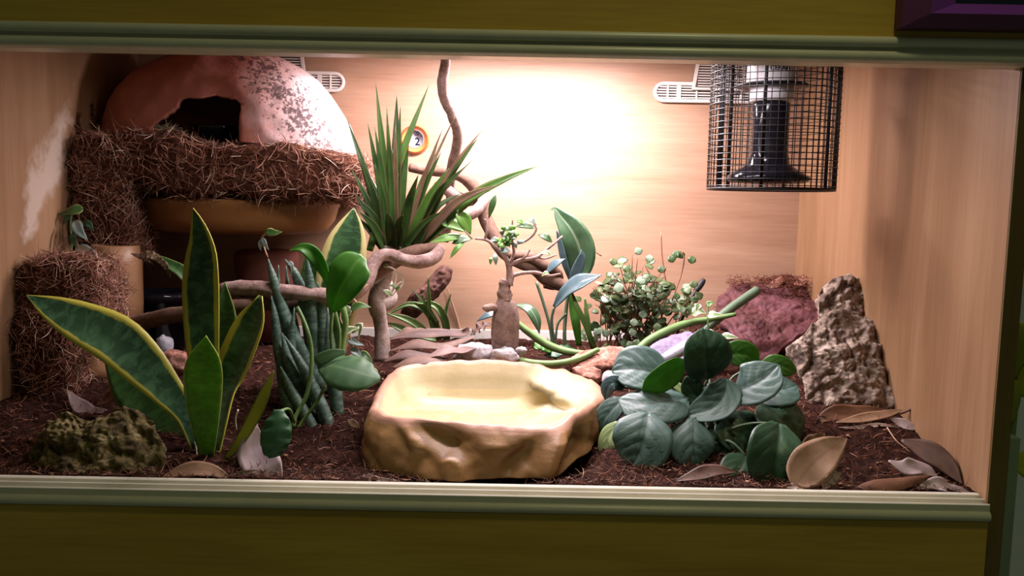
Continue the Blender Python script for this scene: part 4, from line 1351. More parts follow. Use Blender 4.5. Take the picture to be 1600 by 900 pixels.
br = lambda q, r: obj('branch', pxt(q, r, n=20, segs=8, bump=0.15, bscale=120), MAT['vine'], parent=t)
br([(795, 446, YB0), (797, 430, YB0), (794, 412, .33), (785, 396, .325), (774, 386, .325), (760, 375, .32), (742, 373, .315)], [7, 6, 4.5, 3.6, 3, 2.5, 1.6])
br([(757, 375, .32), (761, 360, .315), (760, 346, .315), (756, 343, .315)], [2.2, 2, 1.4])
br([(778, 390, .325), (795, 381, .33), (815, 379, .335), (830, 370, .34), (838, 358, .34), (834, 350, .34)], [2.4, 2.2, 1.6])
br([(795, 416, .33), (812, 407, .33), (838, 402, .335), (858, 387, .34), (879, 369, .345)], [3.4, 2.8, 1.6])
br([(797, 432, YB0), (815, 427, .335), (838, 426, .335), (858, 431, .335), (876, 428, .335)], [3.2, 2.8, 1.8])
br([(796, 412, .33), (803, 395, .33), (800, 375, .325), (800, 358, .325), (801, 344, .325)], [2.6, 2, 1.2])
br([(838, 402, .335), (852, 404, .34), (870, 398, .34)], [1.8, 1.2])
br([(805, 411, .33), (822, 400, .325), (828, 390, .325)], [1.8, 1.2])
br([(738, 373, .315), (731, 366, .31), (726, 360, .31)], [1.5, 1])
for a_, b_, w_, mt in (((728, 362), (684, 345), 22, 'ficus'), ((735, 366), (714, 327), 24, 'ficus'), ((733, 370), (672, 379), 15, 'ficus'), ((736, 374), (706, 381), 15, 'ficus_dark'), ((726, 378), (703, 404), 9, 'ficus'), ((764, 341), (775, 304), 11, 'ficus_dark'),
                       ((806, 354), (836, 357), 12, 'ficus_dark'), ((841, 367), (863, 379), 13, 'ficus_dark'), ((820, 352), (806, 346), 9, 'ficus'), ((838, 352), (826, 343), 9, 'ivy_silver'), ((797, 392), (782, 395), 13, 'ivy_silver'), ((773, 396), (775, 415), 8, 'ivy_silver'),
                       ((764, 378), (781, 377), 10, 'ivy_silver'), ((768, 402), (766, 414), 6, 'ficus'), ((846, 432), (858, 428), 8, 'ivy_white'), ((845, 396), (862, 399), 9, 'ivy_white')):
    y = .31 + random.uniform(0, .03)
    mid = ((a_[0] + b_[0]) / 2, (a_[1] + b_[1]) / 2 - 3)
    obj('leaf', pxl([(*a_, y), (*mid, y - .008), (*b_, y - .006)], EL(w_), nv=10, nu=4, fold=0.2, nrm=(0, -0.75, 0.6)), MAT[mt], parent=t)
for k in range(32):
    a_ = (random.uniform(778, 808), random.uniform(358, 386)); an = random.uniform(0, 2 * PI)
    b_ = (a_[0] + 13 * math.cos(an), a_[1] + 10 * math.sin(an))
    y = .32 + random.uniform(-.012, .012)
    obj('leaf', pxl([(*a_, y), ((a_[0] + b_[0]) / 2, (a_[1] + b_[1]) / 2 - 1.5, y - .004), (*b_, y)], EL(8), nv=6, nu=2, nrm=(random.uniform(-.5, .5), -0.7, 0.6)), MAT[random.choice(['ficus', 'ficus', 'ivy_silver', 'creeper_pale'])], parent=t)

# --- glossy leaved lily behind
t = plant('peace_lily', 'glossy broad leaved plant before the back wall between bonsai and creeper', 'plant', 885, 540, 0.47)
Lf([(893, 446, .49), (905, 420, .485), (906, 390, .48), (893, 360, .48), (876, 338, .485), (868, 327, .488), (858, 327, .49)], [6, 40, 50, 42, 20, 7, 0], 'lily', fold=0.2, nrm=(-0.25, -0.9, 0.3))
Lf([(891, 438, .475), (882, 410, .47), (876, 385, .47), (870, 360, .47)], [5, 11, 10, 2], 'lily_blue', nrm=(-0.6, -0.7, 0.3))
Lf([(890, 445, .465), (900, 425, .46), (909, 402, .46), (908, 390, .46)], [5, 17, 13, 0], 'lily_blue', nrm=(0.4, -0.7, 0.6))
Lf([(866, 480, .45), (884, 458, .44), (908, 442, .43), (940, 430, .425)], [6, 24, 32, 0], 'lily_blue', fold=0.3, nrm=(0.1, -0.6, 0.8))
Lf([(854, 426, .46), (866, 413, .455), (884, 404, .45)], [3, 16, 0], 'lily_blue', nrm=(-0.1, -0.7, 0.7))
Lf([(806, 476, .44), (826, 482, .43), (838, 500, .425), (843, 522, .425)], [4, 18, 17, 0], 'lily', nrm=(0.3, -0.7, 0.7))
Lf([(778, 486, .45), (762, 492, .445), (745, 502, .445)], [12, 12, 0], 'lily_blue', nrm=(-0.1, -0.7, 0.7))
Lf([(905, 540, .46), (900, 505, .45), (895, 478, .455), (893, 455, .46)], [8, 14, 12, 4], 'pothos', nrm=(-0.3, -0.9, 0.2))
Lf([(926, 545, .44), (916, 510, .43), (902, 480, .43), (893, 455, .44)], [6, 9, 8, 2], 'dracaena_pale', nrm=(0.3, -0.9, 0.2))
Lf([(930, 545, .44), (920, 520, .43), (917, 495, .43), (914, 465, .44)], [6, 9, 8, 2], 'dracaena_pale', nrm=(0.1, -0.9, 0.2))
Lf([(870, 560, .42), (862, 545, .41), (845, 540, .405), (835, 545, .40)], [6, 20, 22, 4], 'pothos', nrm=(0, -0.7, 0.7), ruf=0.2)
Lf([(900, 548, .42), (885, 545, .41), (868, 552, .405), (850, 556, .405)], [6, 18, 18, 2], 'pothos_dark', nrm=(0, -0.6, 0.8), ruf=0.2)
for q, r in (([(838, 440, .46), (848, 470, .46), (858, 505, .46), (864, 540, .46)], 2.4), ([(866, 480, .45), (862, 500, .455), (866, 530, .46), (872, 550, .46)], 2.2), ([(890, 445, .47), (885, 480, .47), (882, 520, .465), (884, 548, .465)], 3), ([(885, 490, .46), (872, 505, .46), (868, 530, .46)], 2)):
    obj('stem', pxt(q, r, n=14, segs=8), MAT['stem_grey'], parent=t)

# --- strap leaved aloe on the left of the dry leaves
t = plant('aloe', 'pale green strap leaved aloe behind the pile of dry leaves', 'plant', 690, 524)
for pts, w_ in (([(688, 530, .40), (676, 500, .395), (660, 482, .39), (635, 477, .385), (606, 492, .38)], 12), ([(698, 530, .40), (696, 505, .395), (684, 482, .39), (664, 474, .39), (640, 476, .39)], 12), ([(672, 528, .39), (650, 508, .38), (630, 498, .375), (604, 490, .37)], 12),
                ([(680, 530, .385), (650, 524, .375), (622, 512, .37), (604, 504, .37)], 13), ([(684, 528, .395), (676, 500, .395), (670, 480, .40)], 14), ([(672, 498, .39), (670, 470, .385), (669, 430, .385)], 7), ([(684, 505, .39), (664, 474, .385), (643, 452, .385)], 5), ([(694, 515, .41), (697, 485, .41), (706, 456, .41)], 5)):
    obj('leaf', pxl(pts, [w_ * .9, w_, w_ * .95, w_ * .6, 0], nv=14, nu=6, cup=0.5, thick=0.003, nrm=(0, -0.8, 0.6)), MAT['aloe'], parent=t)
t = plant('dry_stalk', 'pale dry stalk with a bent tip standing before the back wall', 'stalk', 722, 522)
b0 = PG(722, 522)
obj('stalk', tube([b0 - Vector((0, 0, 0.004)), at(715, 500, b0.y), at(708, 478, b0.y), at(702, 458, b0.y), at(698, 448, b0.y)], [0.003, 0.0025, 0.0018, 0.001, 0.0005], n=16, segs=8), MAT['dry_stalk'], parent=t)

# --- round leaved creeper
t = plant('creeper', 'bushy creeper with many small round leaves before the back wall', 'plant', 985, 545, 0.47)
O = ORG[t.name]
YC = 0.47
cc = at(990, 470, YC)
stems = []
for k in range(46):
    a = random.uniform(-1.25, 1.25); l = random.uniform(0.6, 1.0)
    tx, ty = 996 + 98 * math.sin(a) * l * random.uniform(.8, 1.1), 525 - 128 * math.cos(a * 0.9) * l
    y1 = YC + random.uniform(-.07, .06)
    bx = 990 + random.uniform(-60, 55)
    g0 = at(bx, 540, YC); g0.z = ground(g0.x, YC) - 0.003
    mid = at(bx * .4 + tx * .6 + random.uniform(-14, 14), 540 * .5 + ty * .5 - 10, (YC + y1) / 2)
    pts = [g0, mid, at(tx, ty, y1)]
    stems.append(pts)
    obj('stem', tube(pts, [0.0011, 0.0009, 0.0005], n=10, segs=5), MAT['stem_red'], parent=t)
for q in ([(1044, 460, .46), (1038, 425, .465), (1034, 395, .47), (1033, 362, .475)], [(940, 400, .5), (925, 392, .5), (910, 398, .5)], [(1050, 470, .45), (1064, 430, .46), (1069, 405, .46), (1066, 392, .46)]):
    obj('stem', pxt(q, 1.1, n=10, segs=5), MAT['stem_red'], parent=t)
base_leaf = []
for mt in ('creeper', 'creeper_dark', 'creeper_pale'):
    g = leaf([(0, 0, 0), (0, 0.5, 0.08), (0, 1, 0)], [0.12, .75, 0.98, 1.0, 0.8, 0.45, 0.02], (0, 0, 1), nv=7, nu=4, cup=0.12, thick=0.05)
    me = mesh_of('round_leaf', g); me.materials.append(MAT[mt]); base_leaf.append(me)


def round_leaf(p, s, n_, roll, k):
    o = bpy.data.objects.new('leaf', base_leaf[k])
    n_ = Vector(n_).normalized()
    yv = Vector((math.cos(roll), 0.25, math.sin(roll))); yv = (yv - n_ * yv.dot(n_)).normalized()
    xv = yv.cross(n_)
    mtx = Matrix((xv, yv, n_)).transposed().to_4x4()
    o.matrix_local = Matrix.Translation(Vector(p) - O) @ mtx @ Matrix.Scale(s, 4)
    o.parent = t
    link(o)


for k in range(275):
    pts = random.choice(stems)
    u = random.random() ** 0.9
    q = spline([tuple(p) for p in pts], 10)[int(2 + 8 * u)]
    p = Vector(q) + Vector((random.gauss(0, .013), random.gauss(0, .014), random.gauss(0, .009)))
    p.y = min(p.y, YB - 0.02); p.z = max(p.z, ground(p.x, p.y) + 0.012)
    round_leaf(p, random.uniform(0.012, 0.0195), (random.gauss(0, .45), -0.55 + random.gauss(0, .25), 0.75 + random.gauss(0, .3)), random.uniform(0, 6.3), random.choices((0, 1, 2), (5, 6, 2))[0])
for (px, py, y, k) in ((1058, 398, .46, 1), (1066, 399, .46, 1), (1080, 407, .46, 1), (1000, 393, .46, 2), (1015, 405, .46, 2), (958, 410, .46, 0), (1034, 422, .44, 1), (1052, 405, .45, 1), (935, 520, .43, 2), (950, 521, .43, 2), (989, 521, .42, 2), (987, 540, .41, 0), (993, 537, .41, 0), (1075, 458, .44, 1), (1085, 445, .45, 0), (1028, 512, .41, 0), (990, 505, .42, 2), (1003, 492, .42, 2)):
    round_leaf(at(px, py + 5, y), 0.0135, (random.gauss(0, .2), -0.85, 0.35), random.uniform(0.8, 2.2), k)

# --- thermostat probe
t = thing('probe', 'black cable probe with a thick tip leaning on the back wall beside the creeper', 'probe', at(1070, 490, 0.50))
obj('probe_cable', pxt([(1055, 530, .50), (1066, 498, .50), (1078, 470, .51), (1090, 450, .52)], [2.2, 2.4, 2.6, 3], n=14, segs=8), MAT['black_rubber'], parent=t)
obj('probe_tip', pxt([(1087, 455, .519), (1092, 448, .522), (1097, 441, .525), (1100, 436, .526)], [4.2, 5.6, 5.2, 3.4], n=10, segs=10), MAT['black_rubber'], parent=t)

# --- green pencil stems
def stick(label, q, r, mt='stem_green'):
    g = pxt(q, r, n=30, segs=10, bump=0.05, bscale=60)
    return obj('succulent_stem', g, MAT[mt], label=label, cat='stem')


stick('green succulent stem lying behind the bonsai and sloping to the right', [(806, 503, .395), (830, 522, .39), (858, 540, .385), (890, 550, .38), (915, 552, .375)], [5, 6, 6.5, 6, 4])
stick('thin curved green stem lying along the far rim of the water bowl', [(778, 549, .325), (800, 558, .315), (830, 567, .31), (870, 568, .31), (905, 560, .32), (935, 546, .335)], [3, 5, 5.5, 5.5, 5, 4])
stick('long green stem running from below the creeper to the red slate', [(985, 560, .38), (1010, 535, .39), (1040, 518, .40), (1075, 505, .41), (1115, 498, .41), (1150, 491, .405)], [6, 7, 7, 6, 5, 3])
stick('thick grey green stem resting on the red slate with a cut end', [(1080, 540, .40), (1110, 508, .41), (1145, 480, .425), (1184, 453, .44)], [6, 7, 7.5, 7.5], 'stem_grey')
t = plant('ivy', 'white variegated ivy sprig in front of the red slate', 'plant', 1106, 535)
for pts, w_, mt in (([(1082, 490, .39), (1092, 486, .385), (1104, 490, .385)], 18, 'ivy_white'), ([(1106, 492, .385), (1116, 492, .38), (1130, 492, .38)], 15, 'ivy_white'), ([(1104, 478, .39), (1110, 474, .388), (1117, 472, .388)], 10, 'ivy_green'), ([(1128, 524, .37), (1140, 526, .365), (1154, 528, .365)], 13, 'ivy_white'), ([(1104, 517, .375), (1112, 518, .372), (1118, 519, .372)], 7, 'ivy_white'), ([(1092, 475, .39), (1090, 480, .388), (1088, 488, .386)], 12, 'ivy_white'), ([(1075, 478, .40), (1078, 484, .397), (1077, 494, .396)], 14, 'creeper'), ([(1154, 538, .36), (1159, 540, .358), (1164, 540, .357)], 6, 'ivy_white')):
    obj('leaf', pxl(pts, HT(w_), nv=8, nu=6, ruf=0.12, cup=0.2, nrm=(0, -0.75, 0.65)), MAT[mt], parent=t)
obj('stem', pxt([(1107, 540, .375), (1106, 515, .378), (1106, 495, .385), (1106, 474, .39)], 1.2, n=10, segs=6), MAT['stem_green'], parent=t)

# --- ribbed big leaved plant in the front right
t = plant('ribbed_leaf_plant', 'grey green plant with large ribbed round leaves at the front right', 'plant', 1110, 690)
QP = dict(nv=20, nu=14, quilt=0.13, thick=0.0010, qn=4.5)


def big(pts, W, mat='pep', prof=RD, **k):
    kk = dict(QP); kk.update(dict(nrm=CAMN)); kk.update(k)
    o = obj('leaf', pxl(pts, prof(W), **kk), MAT[mat], parent=t)
    b0 = at(*pts[0])
    root = ORG[t.name]
    m_ = Vector(((b0.x + root.x) / 2, b0.y + 0.015, b0.z * 0.55 + root.z * 0.45 + 0.01))
    obj('petiole', tube([root + Vector((random.gauss(0, .006), random.gauss(0, .006), -0.004)), m_, b0], [0.0022, 0.0018, 0.0014], n=10, segs=7), MAT['stem_grey'], parent=o)


big([(1106, 592, .165), (1106, 568, .155), (1104, 540, .155), (1099, 512, .165)], 80, 'pep_dark', nrm=(0.1, -0.95, 0.35))
big([(1048, 588, .18), (1015, 580, .175), (985, 576, .175), (956, 580, .18)], 84, nrm=(0.05, -0.72, 0.7), cup=0.08)
big([(1070, 566, .16), (1048, 580, .15), (1026, 595, .145), (1003, 611, .145)], 46, 'pep_green', nrm=(0.1, -0.9, -0.2), cup=0.2)
big([(1072, 622, .15), (1040, 628, .135), (1005, 632, .13), (966, 624, .14)], 84, nrm=(0, -0.55, 0.8), cup=-0.1)
big([(1012, 646, .115), (1006, 676, .095), (998, 706, .085), (984, 732, .08)], 96, nrm=(-0.05, -0.75, 0.66), cup=-0.05)
big([(1084, 654, .12), (1082, 682, .10), (1084, 708, .09), (1090, 730, .085)], 74, nrm=(0, -0.8, 0.6), fold=-0.25)
big([(1134, 592, .15), (1130, 616, .14), (1112, 638, .13), (1068, 652, .13)], 58, nrm=(0.2, -0.6, 0.7), cup=0.25)
big([(1150, 612, .15), (1170, 604, .14), (1192, 592, .14), (1217, 570, .145)], 76, nrm=(-0.2, -0.7, 0.7), cup=0.08)
big([(1182, 618, .17), (1205, 612, .165), (1225, 608, .165), (1246, 602, .17)], 74, 'pep', nrm=(0.2, -0.5, 0.85))
big([(1190, 568, .19), (1208, 570, .185), (1226, 573, .185), (1245, 580, .19)], 34, 'pep_green', nrm=(0.1, -0.8, 0.3))
big([(1132, 556, .19), (1150, 552, .185), (1168, 554, .185), (1186, 565, .19)], 42, 'pep_green', nrm=(0, -0.9, 0.2))
big([(1216, 662, .085), (1212, 700, .06), (1206, 735, .05), (1196, 770, .045)], 92, 'pep_dark', nrm=(0, -0.9, 0.4), fold=0.1)
big([(1165, 712, .09), (1156, 730, .07), (1148, 750, .06), (1142, 770, .055)], 60, 'pep_dark', nrm=(-0.2, -0.9, 0.4))
big([(966, 660, .13), (952, 682, .125), (950, 705, .12), (966, 727, .115)], 34, 'pep_pale', nrm=(-0.6, -0.7, 0.2))
big([(975, 622, .155), (958, 638, .15), (944, 655, .15), (938, 674, .15)], 40, 'pep', nrm=(-0.4, -0.7, 0.5))
big([(975, 605, .17), (960, 598, .165), (950, 605, .165), (946, 625, .165)], 26, 'lily_blue', nrm=(-0.4, -0.8, 0.4))
big([(1190, 632, .15), (1215, 650, .13), (1235, 670, .125), (1248, 692, .125)], 88, 'pep_dark', nrm=(0.3, -0.7, 0.6))
big([(1128, 648, .14), (1150, 668, .125), (1168, 685, .12), (1180, 712, .12)], 84, 'pep_dark', nrm=(0.1, -0.75, 0.6))
big([(1120, 668, .13), (1128, 690, .115), (1125, 706, .11), (1118, 722, .11)], 70, 'pep_dark', nrm=(0, -0.8, 0.5))
big([(1060, 600, .17), (1050, 596, .165), (1068, 612, .16), (1072, 622, .16)], 16, 'pep_pale', nrm=(0.2, -0.7, 0.6))
big([(1112, 610, .165), (1092, 620, .16), (1080, 605, .16), (1072, 588, .16)], 40, 'pep_dark', nrm=(-0.1, -0.8, 0.5))
obj('stem', tube([ORG[t.name], ORG[t.name] + Vector((0, 0.004, 0.03)), at(1108, 600, .165)], [0.004, 0.0035, 0.0025], n=12, segs=8), MAT['stem_grey'], parent=t)


# ------------------------------------------------------------------ bark, slate and stones
def slab(outline, thick, dome=0.0, rough=0.004, fine=0.0015, seed=0, nA=110, nR=22, fs=90.0, edge=0.006, ridged=0.0):
    """rough slab from a 3-d outline: domed broken front face, real thickness behind"""
    P = [tuple(p) for p in outline]
    P = [Vector(p) for p in spline(P + [P[0]], nA)][:nA]
    C = sum(P, Vector()) / nA
    nn = Vector()
    for i in range(nA):
        nn += (P[i] - C).cross(P[(i + 1) % nA] - C)
    nn.normalize()
    if nn.dot(Vector((0, -0.8, 0.6))) < 0: nn = -nn
    sv = Vector((seed * 5.3, seed * 2.1, 0))
    V = []

    def put(q, d, amt):
        k = rough * noise.noise(q * 26 + sv) + rough * 0.6 * noise.noise(q * 55 + sv) + fine * noise.noise(q * fs + sv) + fine * 0.7 * noise.noise(q * fs * 2.1 + sv)
        if ridged: k -= ridged * (1 - abs(noise.noise(q * 34 + sv * 2)) * 2.4) ** 3 if abs(noise.noise(q * 34 + sv * 2)) < 0.41 else 0
        V.append(q + d * (k * amt))
    V.append(C + nn * dome)
    for r in range(1, nR + 1):
        t_ = r / nR
        for p in P:
            jag = 1 + edge * 12 * noise.noise(p * 50 + sv) * t_
            q = C + (p - C) * t_ * jag + nn * dome * (1 - t_ ** 2.4)
            put(q, nn, 1.0)
    for f_, in_ in ((0.35, 0.995), (0.8, 0.97), (1.0, 0.9)):
        for p in P:
            jag = 1 + edge * 12 * noise.noise(p * 50 + sv)
            q = C + (p - C) * jag * in_ - nn * thick * f_
            put(q, (p - C).normalized(), 0.8)
    V.append(C - nn * thick)
    Fs = [(0, 1 + j, 1 + (j + 1) % nA) for j in range(nA)]
    R_ = nR + 3
    for r in range(R_ - 1):
        for j in range(nA):
            k = (j + 1) % nA
            a, b = 1 + r * nA, 1 + (r + 1) * nA
            Fs.append((a + j, b + j, b + k, a + k))
    last = 1 + (R_ - 1) * nA
    Fs += [(last + j, len(V) - 1, last + (j + 1) % nA) for j in range(nA)]
    return V, Fs


pp = lambda L: [at(*q) for q in L]
obj('slate', slab(pp([(1118, 470, .54), (1142, 448, .57), (1200, 440, .60), (1262, 448, .60), (1286, 470, .55), (1278, 502, .49), (1236, 534, .44), (1192, 568, .395), (1168, 562, .395), (1150, 530, .43), (1128, 500, .48)]), 0.016, 0.006, 0.005, 0.0022, 3, nA=170, nR=50, fs=110, ridged=0.004),
    MAT['slate'], label='red slate slab leaning on the soil heap in the right back corner', cat='slate')
obj('cork_bark', slab(pp([(1270, 545, .345), (1280, 492, .352), (1284, 455, .36), (1302, 435, .365), (1338, 430, .365), (1362, 446, .36), (1374, 480, .355), (1388, 520, .345), (1396, 560, .335), (1350, 575, .33), (1300, 575, .33)]), 0.022, 0.011, 0.008, 0.004, 5, nA=150, nR=40, fs=120, ridged=0.006),
    MAT['cork'], label='upright upper cork bark piece in front of the right wall', cat='bark')
obj('cork_bark', slab(pp([(1232, 540, .27), (1262, 516, .28), (1288, 490, .31), (1345, 486, .325), (1380, 512, .31), (1398, 560, .28), (1412, 600, .26), (1432, 642, .235), (1380, 642, .225), (1320, 636, .22), (1268, 632, .22), (1258, 600, .235), (1248, 570, .255)]), 0.024, 0.013, 0.009, 0.0042, 8, nA=180, nR=46, fs=120, ridged=0.007),
    MAT['cork'], label='large rough cork bark slab behind the ribbed leaf plant', cat='bark')
obj('cork_bark', slab(pp([(32, 742, .05), (42, 705, .06), (62, 668, .075), (100, 645, .085), (140, 656, .09), (186, 634, .095), (230, 648, .09), (250, 690, .065), (242, 744, .04), (150, 756, .028), (80, 752, .03)]), 0.03, 0.012, 0.010, 0.0055, 12, nA=170, nR=42, fs=110, ridged=0.007),
    MAT['moss_bark'], label='dark mossy cork bark lump in the front left corner', cat='bark')
obj('driftwood', slab(pp([(626, 488, .44), (640, 462, .44), (656, 450, .44), (672, 432, .45), (688, 416, .455), (703, 416, .455), (705, 432, .45), (694, 452, .445), (672, 472, .44), (650, 494, .43)]), 0.022, 0.014, 0.006, 0.003, 4, nA=100, nR=24),
    MAT['dark_wood'], label='dark knobbly driftwood leaning behind the aloe', cat='driftwood')
obj('slate', slab(pp([(1008, 556, .34), (1020, 538, .36), (1045, 526, .38), (1080, 520, .38), (1092, 540, .35), (1066, 562, .32), (1030, 568, .32)]), 0.012, 0.003, 0.003, 0.001, 7), MAT['lilac_slate'],
    label='lilac grey slate piece between creeper and ribbed leaf plant', cat='slate')
g = pxt([(1036, 562, .30), (1052, 553, .305), (1070, 543, .31), (1080, 537, .315)], [8, 10, 10.5, 8], n=20, segs=16, bump=0.06, bscale=50)
obj('stone', g, MAT['pale_blue_stone'], label='pale lilac rounded stone just behind the ribbed leaf plant', cat='stone')
obj('bark_chip', slab(pp([(888, 562, .33), (908, 549, .35), (942, 542, .36), (972, 543, .36), (982, 556, .34), (962, 570, .32), (925, 574, .31), (900, 572, .315)]), 0.014, 0.006, 0.003, 0.002, 2, nA=90, nR=20), MAT['pink_bark'],
    label='pinkish bark chip behind the right rim of the water bowl', cat='bark')
obj('bark_chip', slab(pp([(895, 574, .305), (920, 572, .31), (938, 580, .30), (934, 592, .285), (912, 588, .285)]), 0.012, 0.004, 0.003, 0.002, 6, nA=70, nR=14), MAT['pink_bark'],
    label='smaller bark chip touching the right back rim of the water bowl', cat='bark')
c = PG(742, 560)
obj('stone', rock(at(742, 556, .325), (0.031, 0.022, 0.021), 21, 0.25, 4, 1.4), MAT['white_stone'], label='large white chalky stone behind the back rim of the water bowl', cat='stone')
obj('stone', rock(at(788, 558, .305), (0.021, 0.014, 0.014), 25, 0.3, 4, 1.4), MAT['white_stone'], label='white chalky stone at the foot of the bonsai trunk', cat='stone')
obj('stone', rock(at(814, 548, .315), (0.008, 0.007, 0.006), 28, 0.3, 3, 1.4), MAT['white_stone'], label='smallest white stone on the right of the bonsai foot', cat='stone')
obj('stone', rock(at(952, 592, .22), (0.010, 0.010, 0.012), 30, 0.1, 3), MAT['pale_blue_stone'], label='smooth pale grey stone at the right corner of the water bowl', cat='stone')
# red fibrous soil heaped over the slate in the back corner
N = 2600
pts = []
while len(pts) < N:
    x, y = RNG.uniform(0.30, XR - 0.004), RNG.uniform(0.50, 0.645)
    if RNG.random() < sstep(-0.2, -0.13, ground(x, y)) + 0.03: pts.append((x, y, ground(x, y) + RNG.random() * 0.006))
d_ = RNG.normal(size=(N, 3)); d_[:, 2] = np.abs(d_[:, 2]) * 0.3
fibres('red_fibre', pts, d_, (0.005, 0.018), 0.0005, MAT['fibre_red'], label='loose reddish coconut fibre heaped in the right back corner', category='soil')
pts = []
for k in range(1800):
    q = at(RNG.uniform(1140, 1288), 438 + 40 * RNG.random() ** 1.5, 0.575)
    pts.append((q.x, q.y + RNG.uniform(-.02, .03), q.z + RNG.uniform(-.004, .008)))
d_ = RNG.normal(size=(1800, 3)); d_[:, 2] *= 0.3
fibres('red_fibre', pts, d_, (0.004, 0.015), 0.0005, MAT['fibre_red'], label='reddish fibre spilled over the upper edge of the slate slab', category='soil')
for lab, L in (('pink bark flake standing on the red fibre at the top of the slate', [(1196, 448, .585), (1205, 440, .59), (1222, 432, .59), (1224, 440, .585), (1212, 450, .58)]),
               ('pink bark flake at the top right of the red fibre heap', [(1240, 444, .585), (1250, 434, .59), (1260, 432, .59), (1262, 440, .585), (1252, 447, .58)])):
    obj('bark_flake', slab(pp(L), 0.003, 0.001, 0.001, 0.0006, 3, nA=30, nR=6), MAT['pink_bark'], label=lab, cat='bark')


# ------------------------------------------------------------------ dry leaves, each one its own thing
PILE = [leaf_mat('dry_leaf_pile_%s' % k, S(*a), S(*b), 0.65, 0.08, tcol=(1.2, 0.9, 0.6), vein=0.12, scale=40) for k, a, b in
        (('a', (74, 52, 44), (100, 74, 64)), ('b', (92, 66, 54), (118, 90, 76)), ('c', (108, 84, 78), (132, 106, 98)))]
DRY += PILE


def dry(label, pts, W, mi, lift=6, nrm=(0, -0.35, 0.95), prof=EL, **k):
    P = []
    n = len(pts)
    for i, q in enumerate(pts):
        p = at(*q) if len(q) == 3 else PG(*q) + Vector((0, 0, (lift * 0.001) * (1 if i not in (0, n - 1) else 0.6)))
        P.append(p)
    ym = sum(p.y for p in P) / n
    kk = dict(nv=18, nu=8, fold=0.0, cup=0.15, thick=0.0008, ruf=0.10, rf=2)
    kk.update(k)
    g = leaf(P, [w_ * mpp(ym) for w_ in prof(W)], nrm, **kk)
    return obj('dry_leaf', g, DRY[mi], label=label, cat='leaf', group='dry leaves on the soil')


# pile behind the bowl
dry('long curled dry leaf on top of the pile, its tip towards the bonsai', [(598, 534, .33), (640, 525, .335), (690, 524, .34), (724, 522, .345), (733, 510, .35)], 26, 6, cup=0.3, ruf=0.15)
dry('broad dry leaf in the middle of the pile behind the bowl', [(606, 550, .31), (645, 536, .315), (690, 538, .32), (745, 526, .335)], 30, 7, cup=-0.2, ruf=0.2)
dry('brown dry leaf low in the pile beside the pale trunk', [(598, 566, .29), (630, 552, .295), (665, 553, .30), (700, 560, .30)], 30, 6, cup=-0.25)
dry('pinkish dry leaf at the front of the pile touching the bowl rim', [(612, 575, .275), (640, 562, .28), (675, 560, .285), (700, 566, .285)], 30, 7, cup=-0.3)
dry('pale dry leaf under the white stone on the pile side', [(660, 562, .29), (690, 550, .295), (716, 548, .30), (745, 544, .305)], 26, 8, ruf=0.2)
dry('small dry leaf behind the pile under the aloe straps', [(612, 528, .355), (640, 518, .36), (668, 516, .365)], 20, 7, ruf=0.2)
dry('crumpled brown leaf scrap against the bonsai trunk', [(735, 524, .35), (750, 512, .35), (768, 506, .35)], 22, 6, ruf=0.4, rf=4)
# front left
dry('pale pinkish dry leaf standing upright behind the lilac one', [(392, 745, .055), (385, 715, .075), (390, 688, .085), (402, 655, .095)], 36, 4, nrm=(-0.3, -0.9, 0.3), prof=OV)
dry('pale lilac dry leaf with dark specks under the dark drooping leaf', [(440, 752, .030), (415, 732, .045), (396, 702, .07), (402, 664, .085)], 58, 4, nrm=(0.2, -0.85, 0.5), prof=OV)
dry('flat tan dry leaf lying along the track below the snake plant', [(246, 752, .022), (282, 738, .027), (322, 734, .03), (362, 748, .026)], 30, 3, nrm=(0, -0.6, 0.8))
dry('small rolled dry leaf beside the root of the snake plant', [(345, 751, .025), (370, 744, .028), (392, 739, .03), (408, 735, .035)], 9, 1, cup=0.9, nrm=(0, -0.6, 0.8))
dry('grey dry leaf scrap between mossy bark and snake plant', [(242, 728, .07), (262, 718, .08), (285, 722, .08), (300, 716, .08)], 16, 1)
dry('pinkish dry leaf lying on top of the mossy bark in the corner', [(106, 610, .20), (122, 632, .19), (142, 645, .18), (168, 640, .18)], 26, 4, nrm=(0.2, -0.7, 0.6))
dry('rust pink dry leaf leaning behind the mossy bark', [(150, 632, .20), (168, 624, .20), (186, 606, .20), (196, 596, .20)], 18, 2, nrm=(0.2, -0.7, 0.6))
dry('dark dry leaf scrap peeping over the track left of the bowl', [(560, 757, .022), (572, 750, .025), (584, 741, .03)], 16, 0, nrm=(-0.3, -0.8, 0.4))
dry('pale dry leaf at the left front foot of the bowl', [(582, 742, .03), (596, 752, .024), (620, 756, .02), (640, 757, .02)], 14, 1, nrm=(0, -0.7, 0.7))
dry('small tan leaf scrap against the left side of the bowl', [(544, 656, .16), (552, 662, .15), (562, 668, .145)], 12, 3, nrm=(0, -0.9, 0.4))
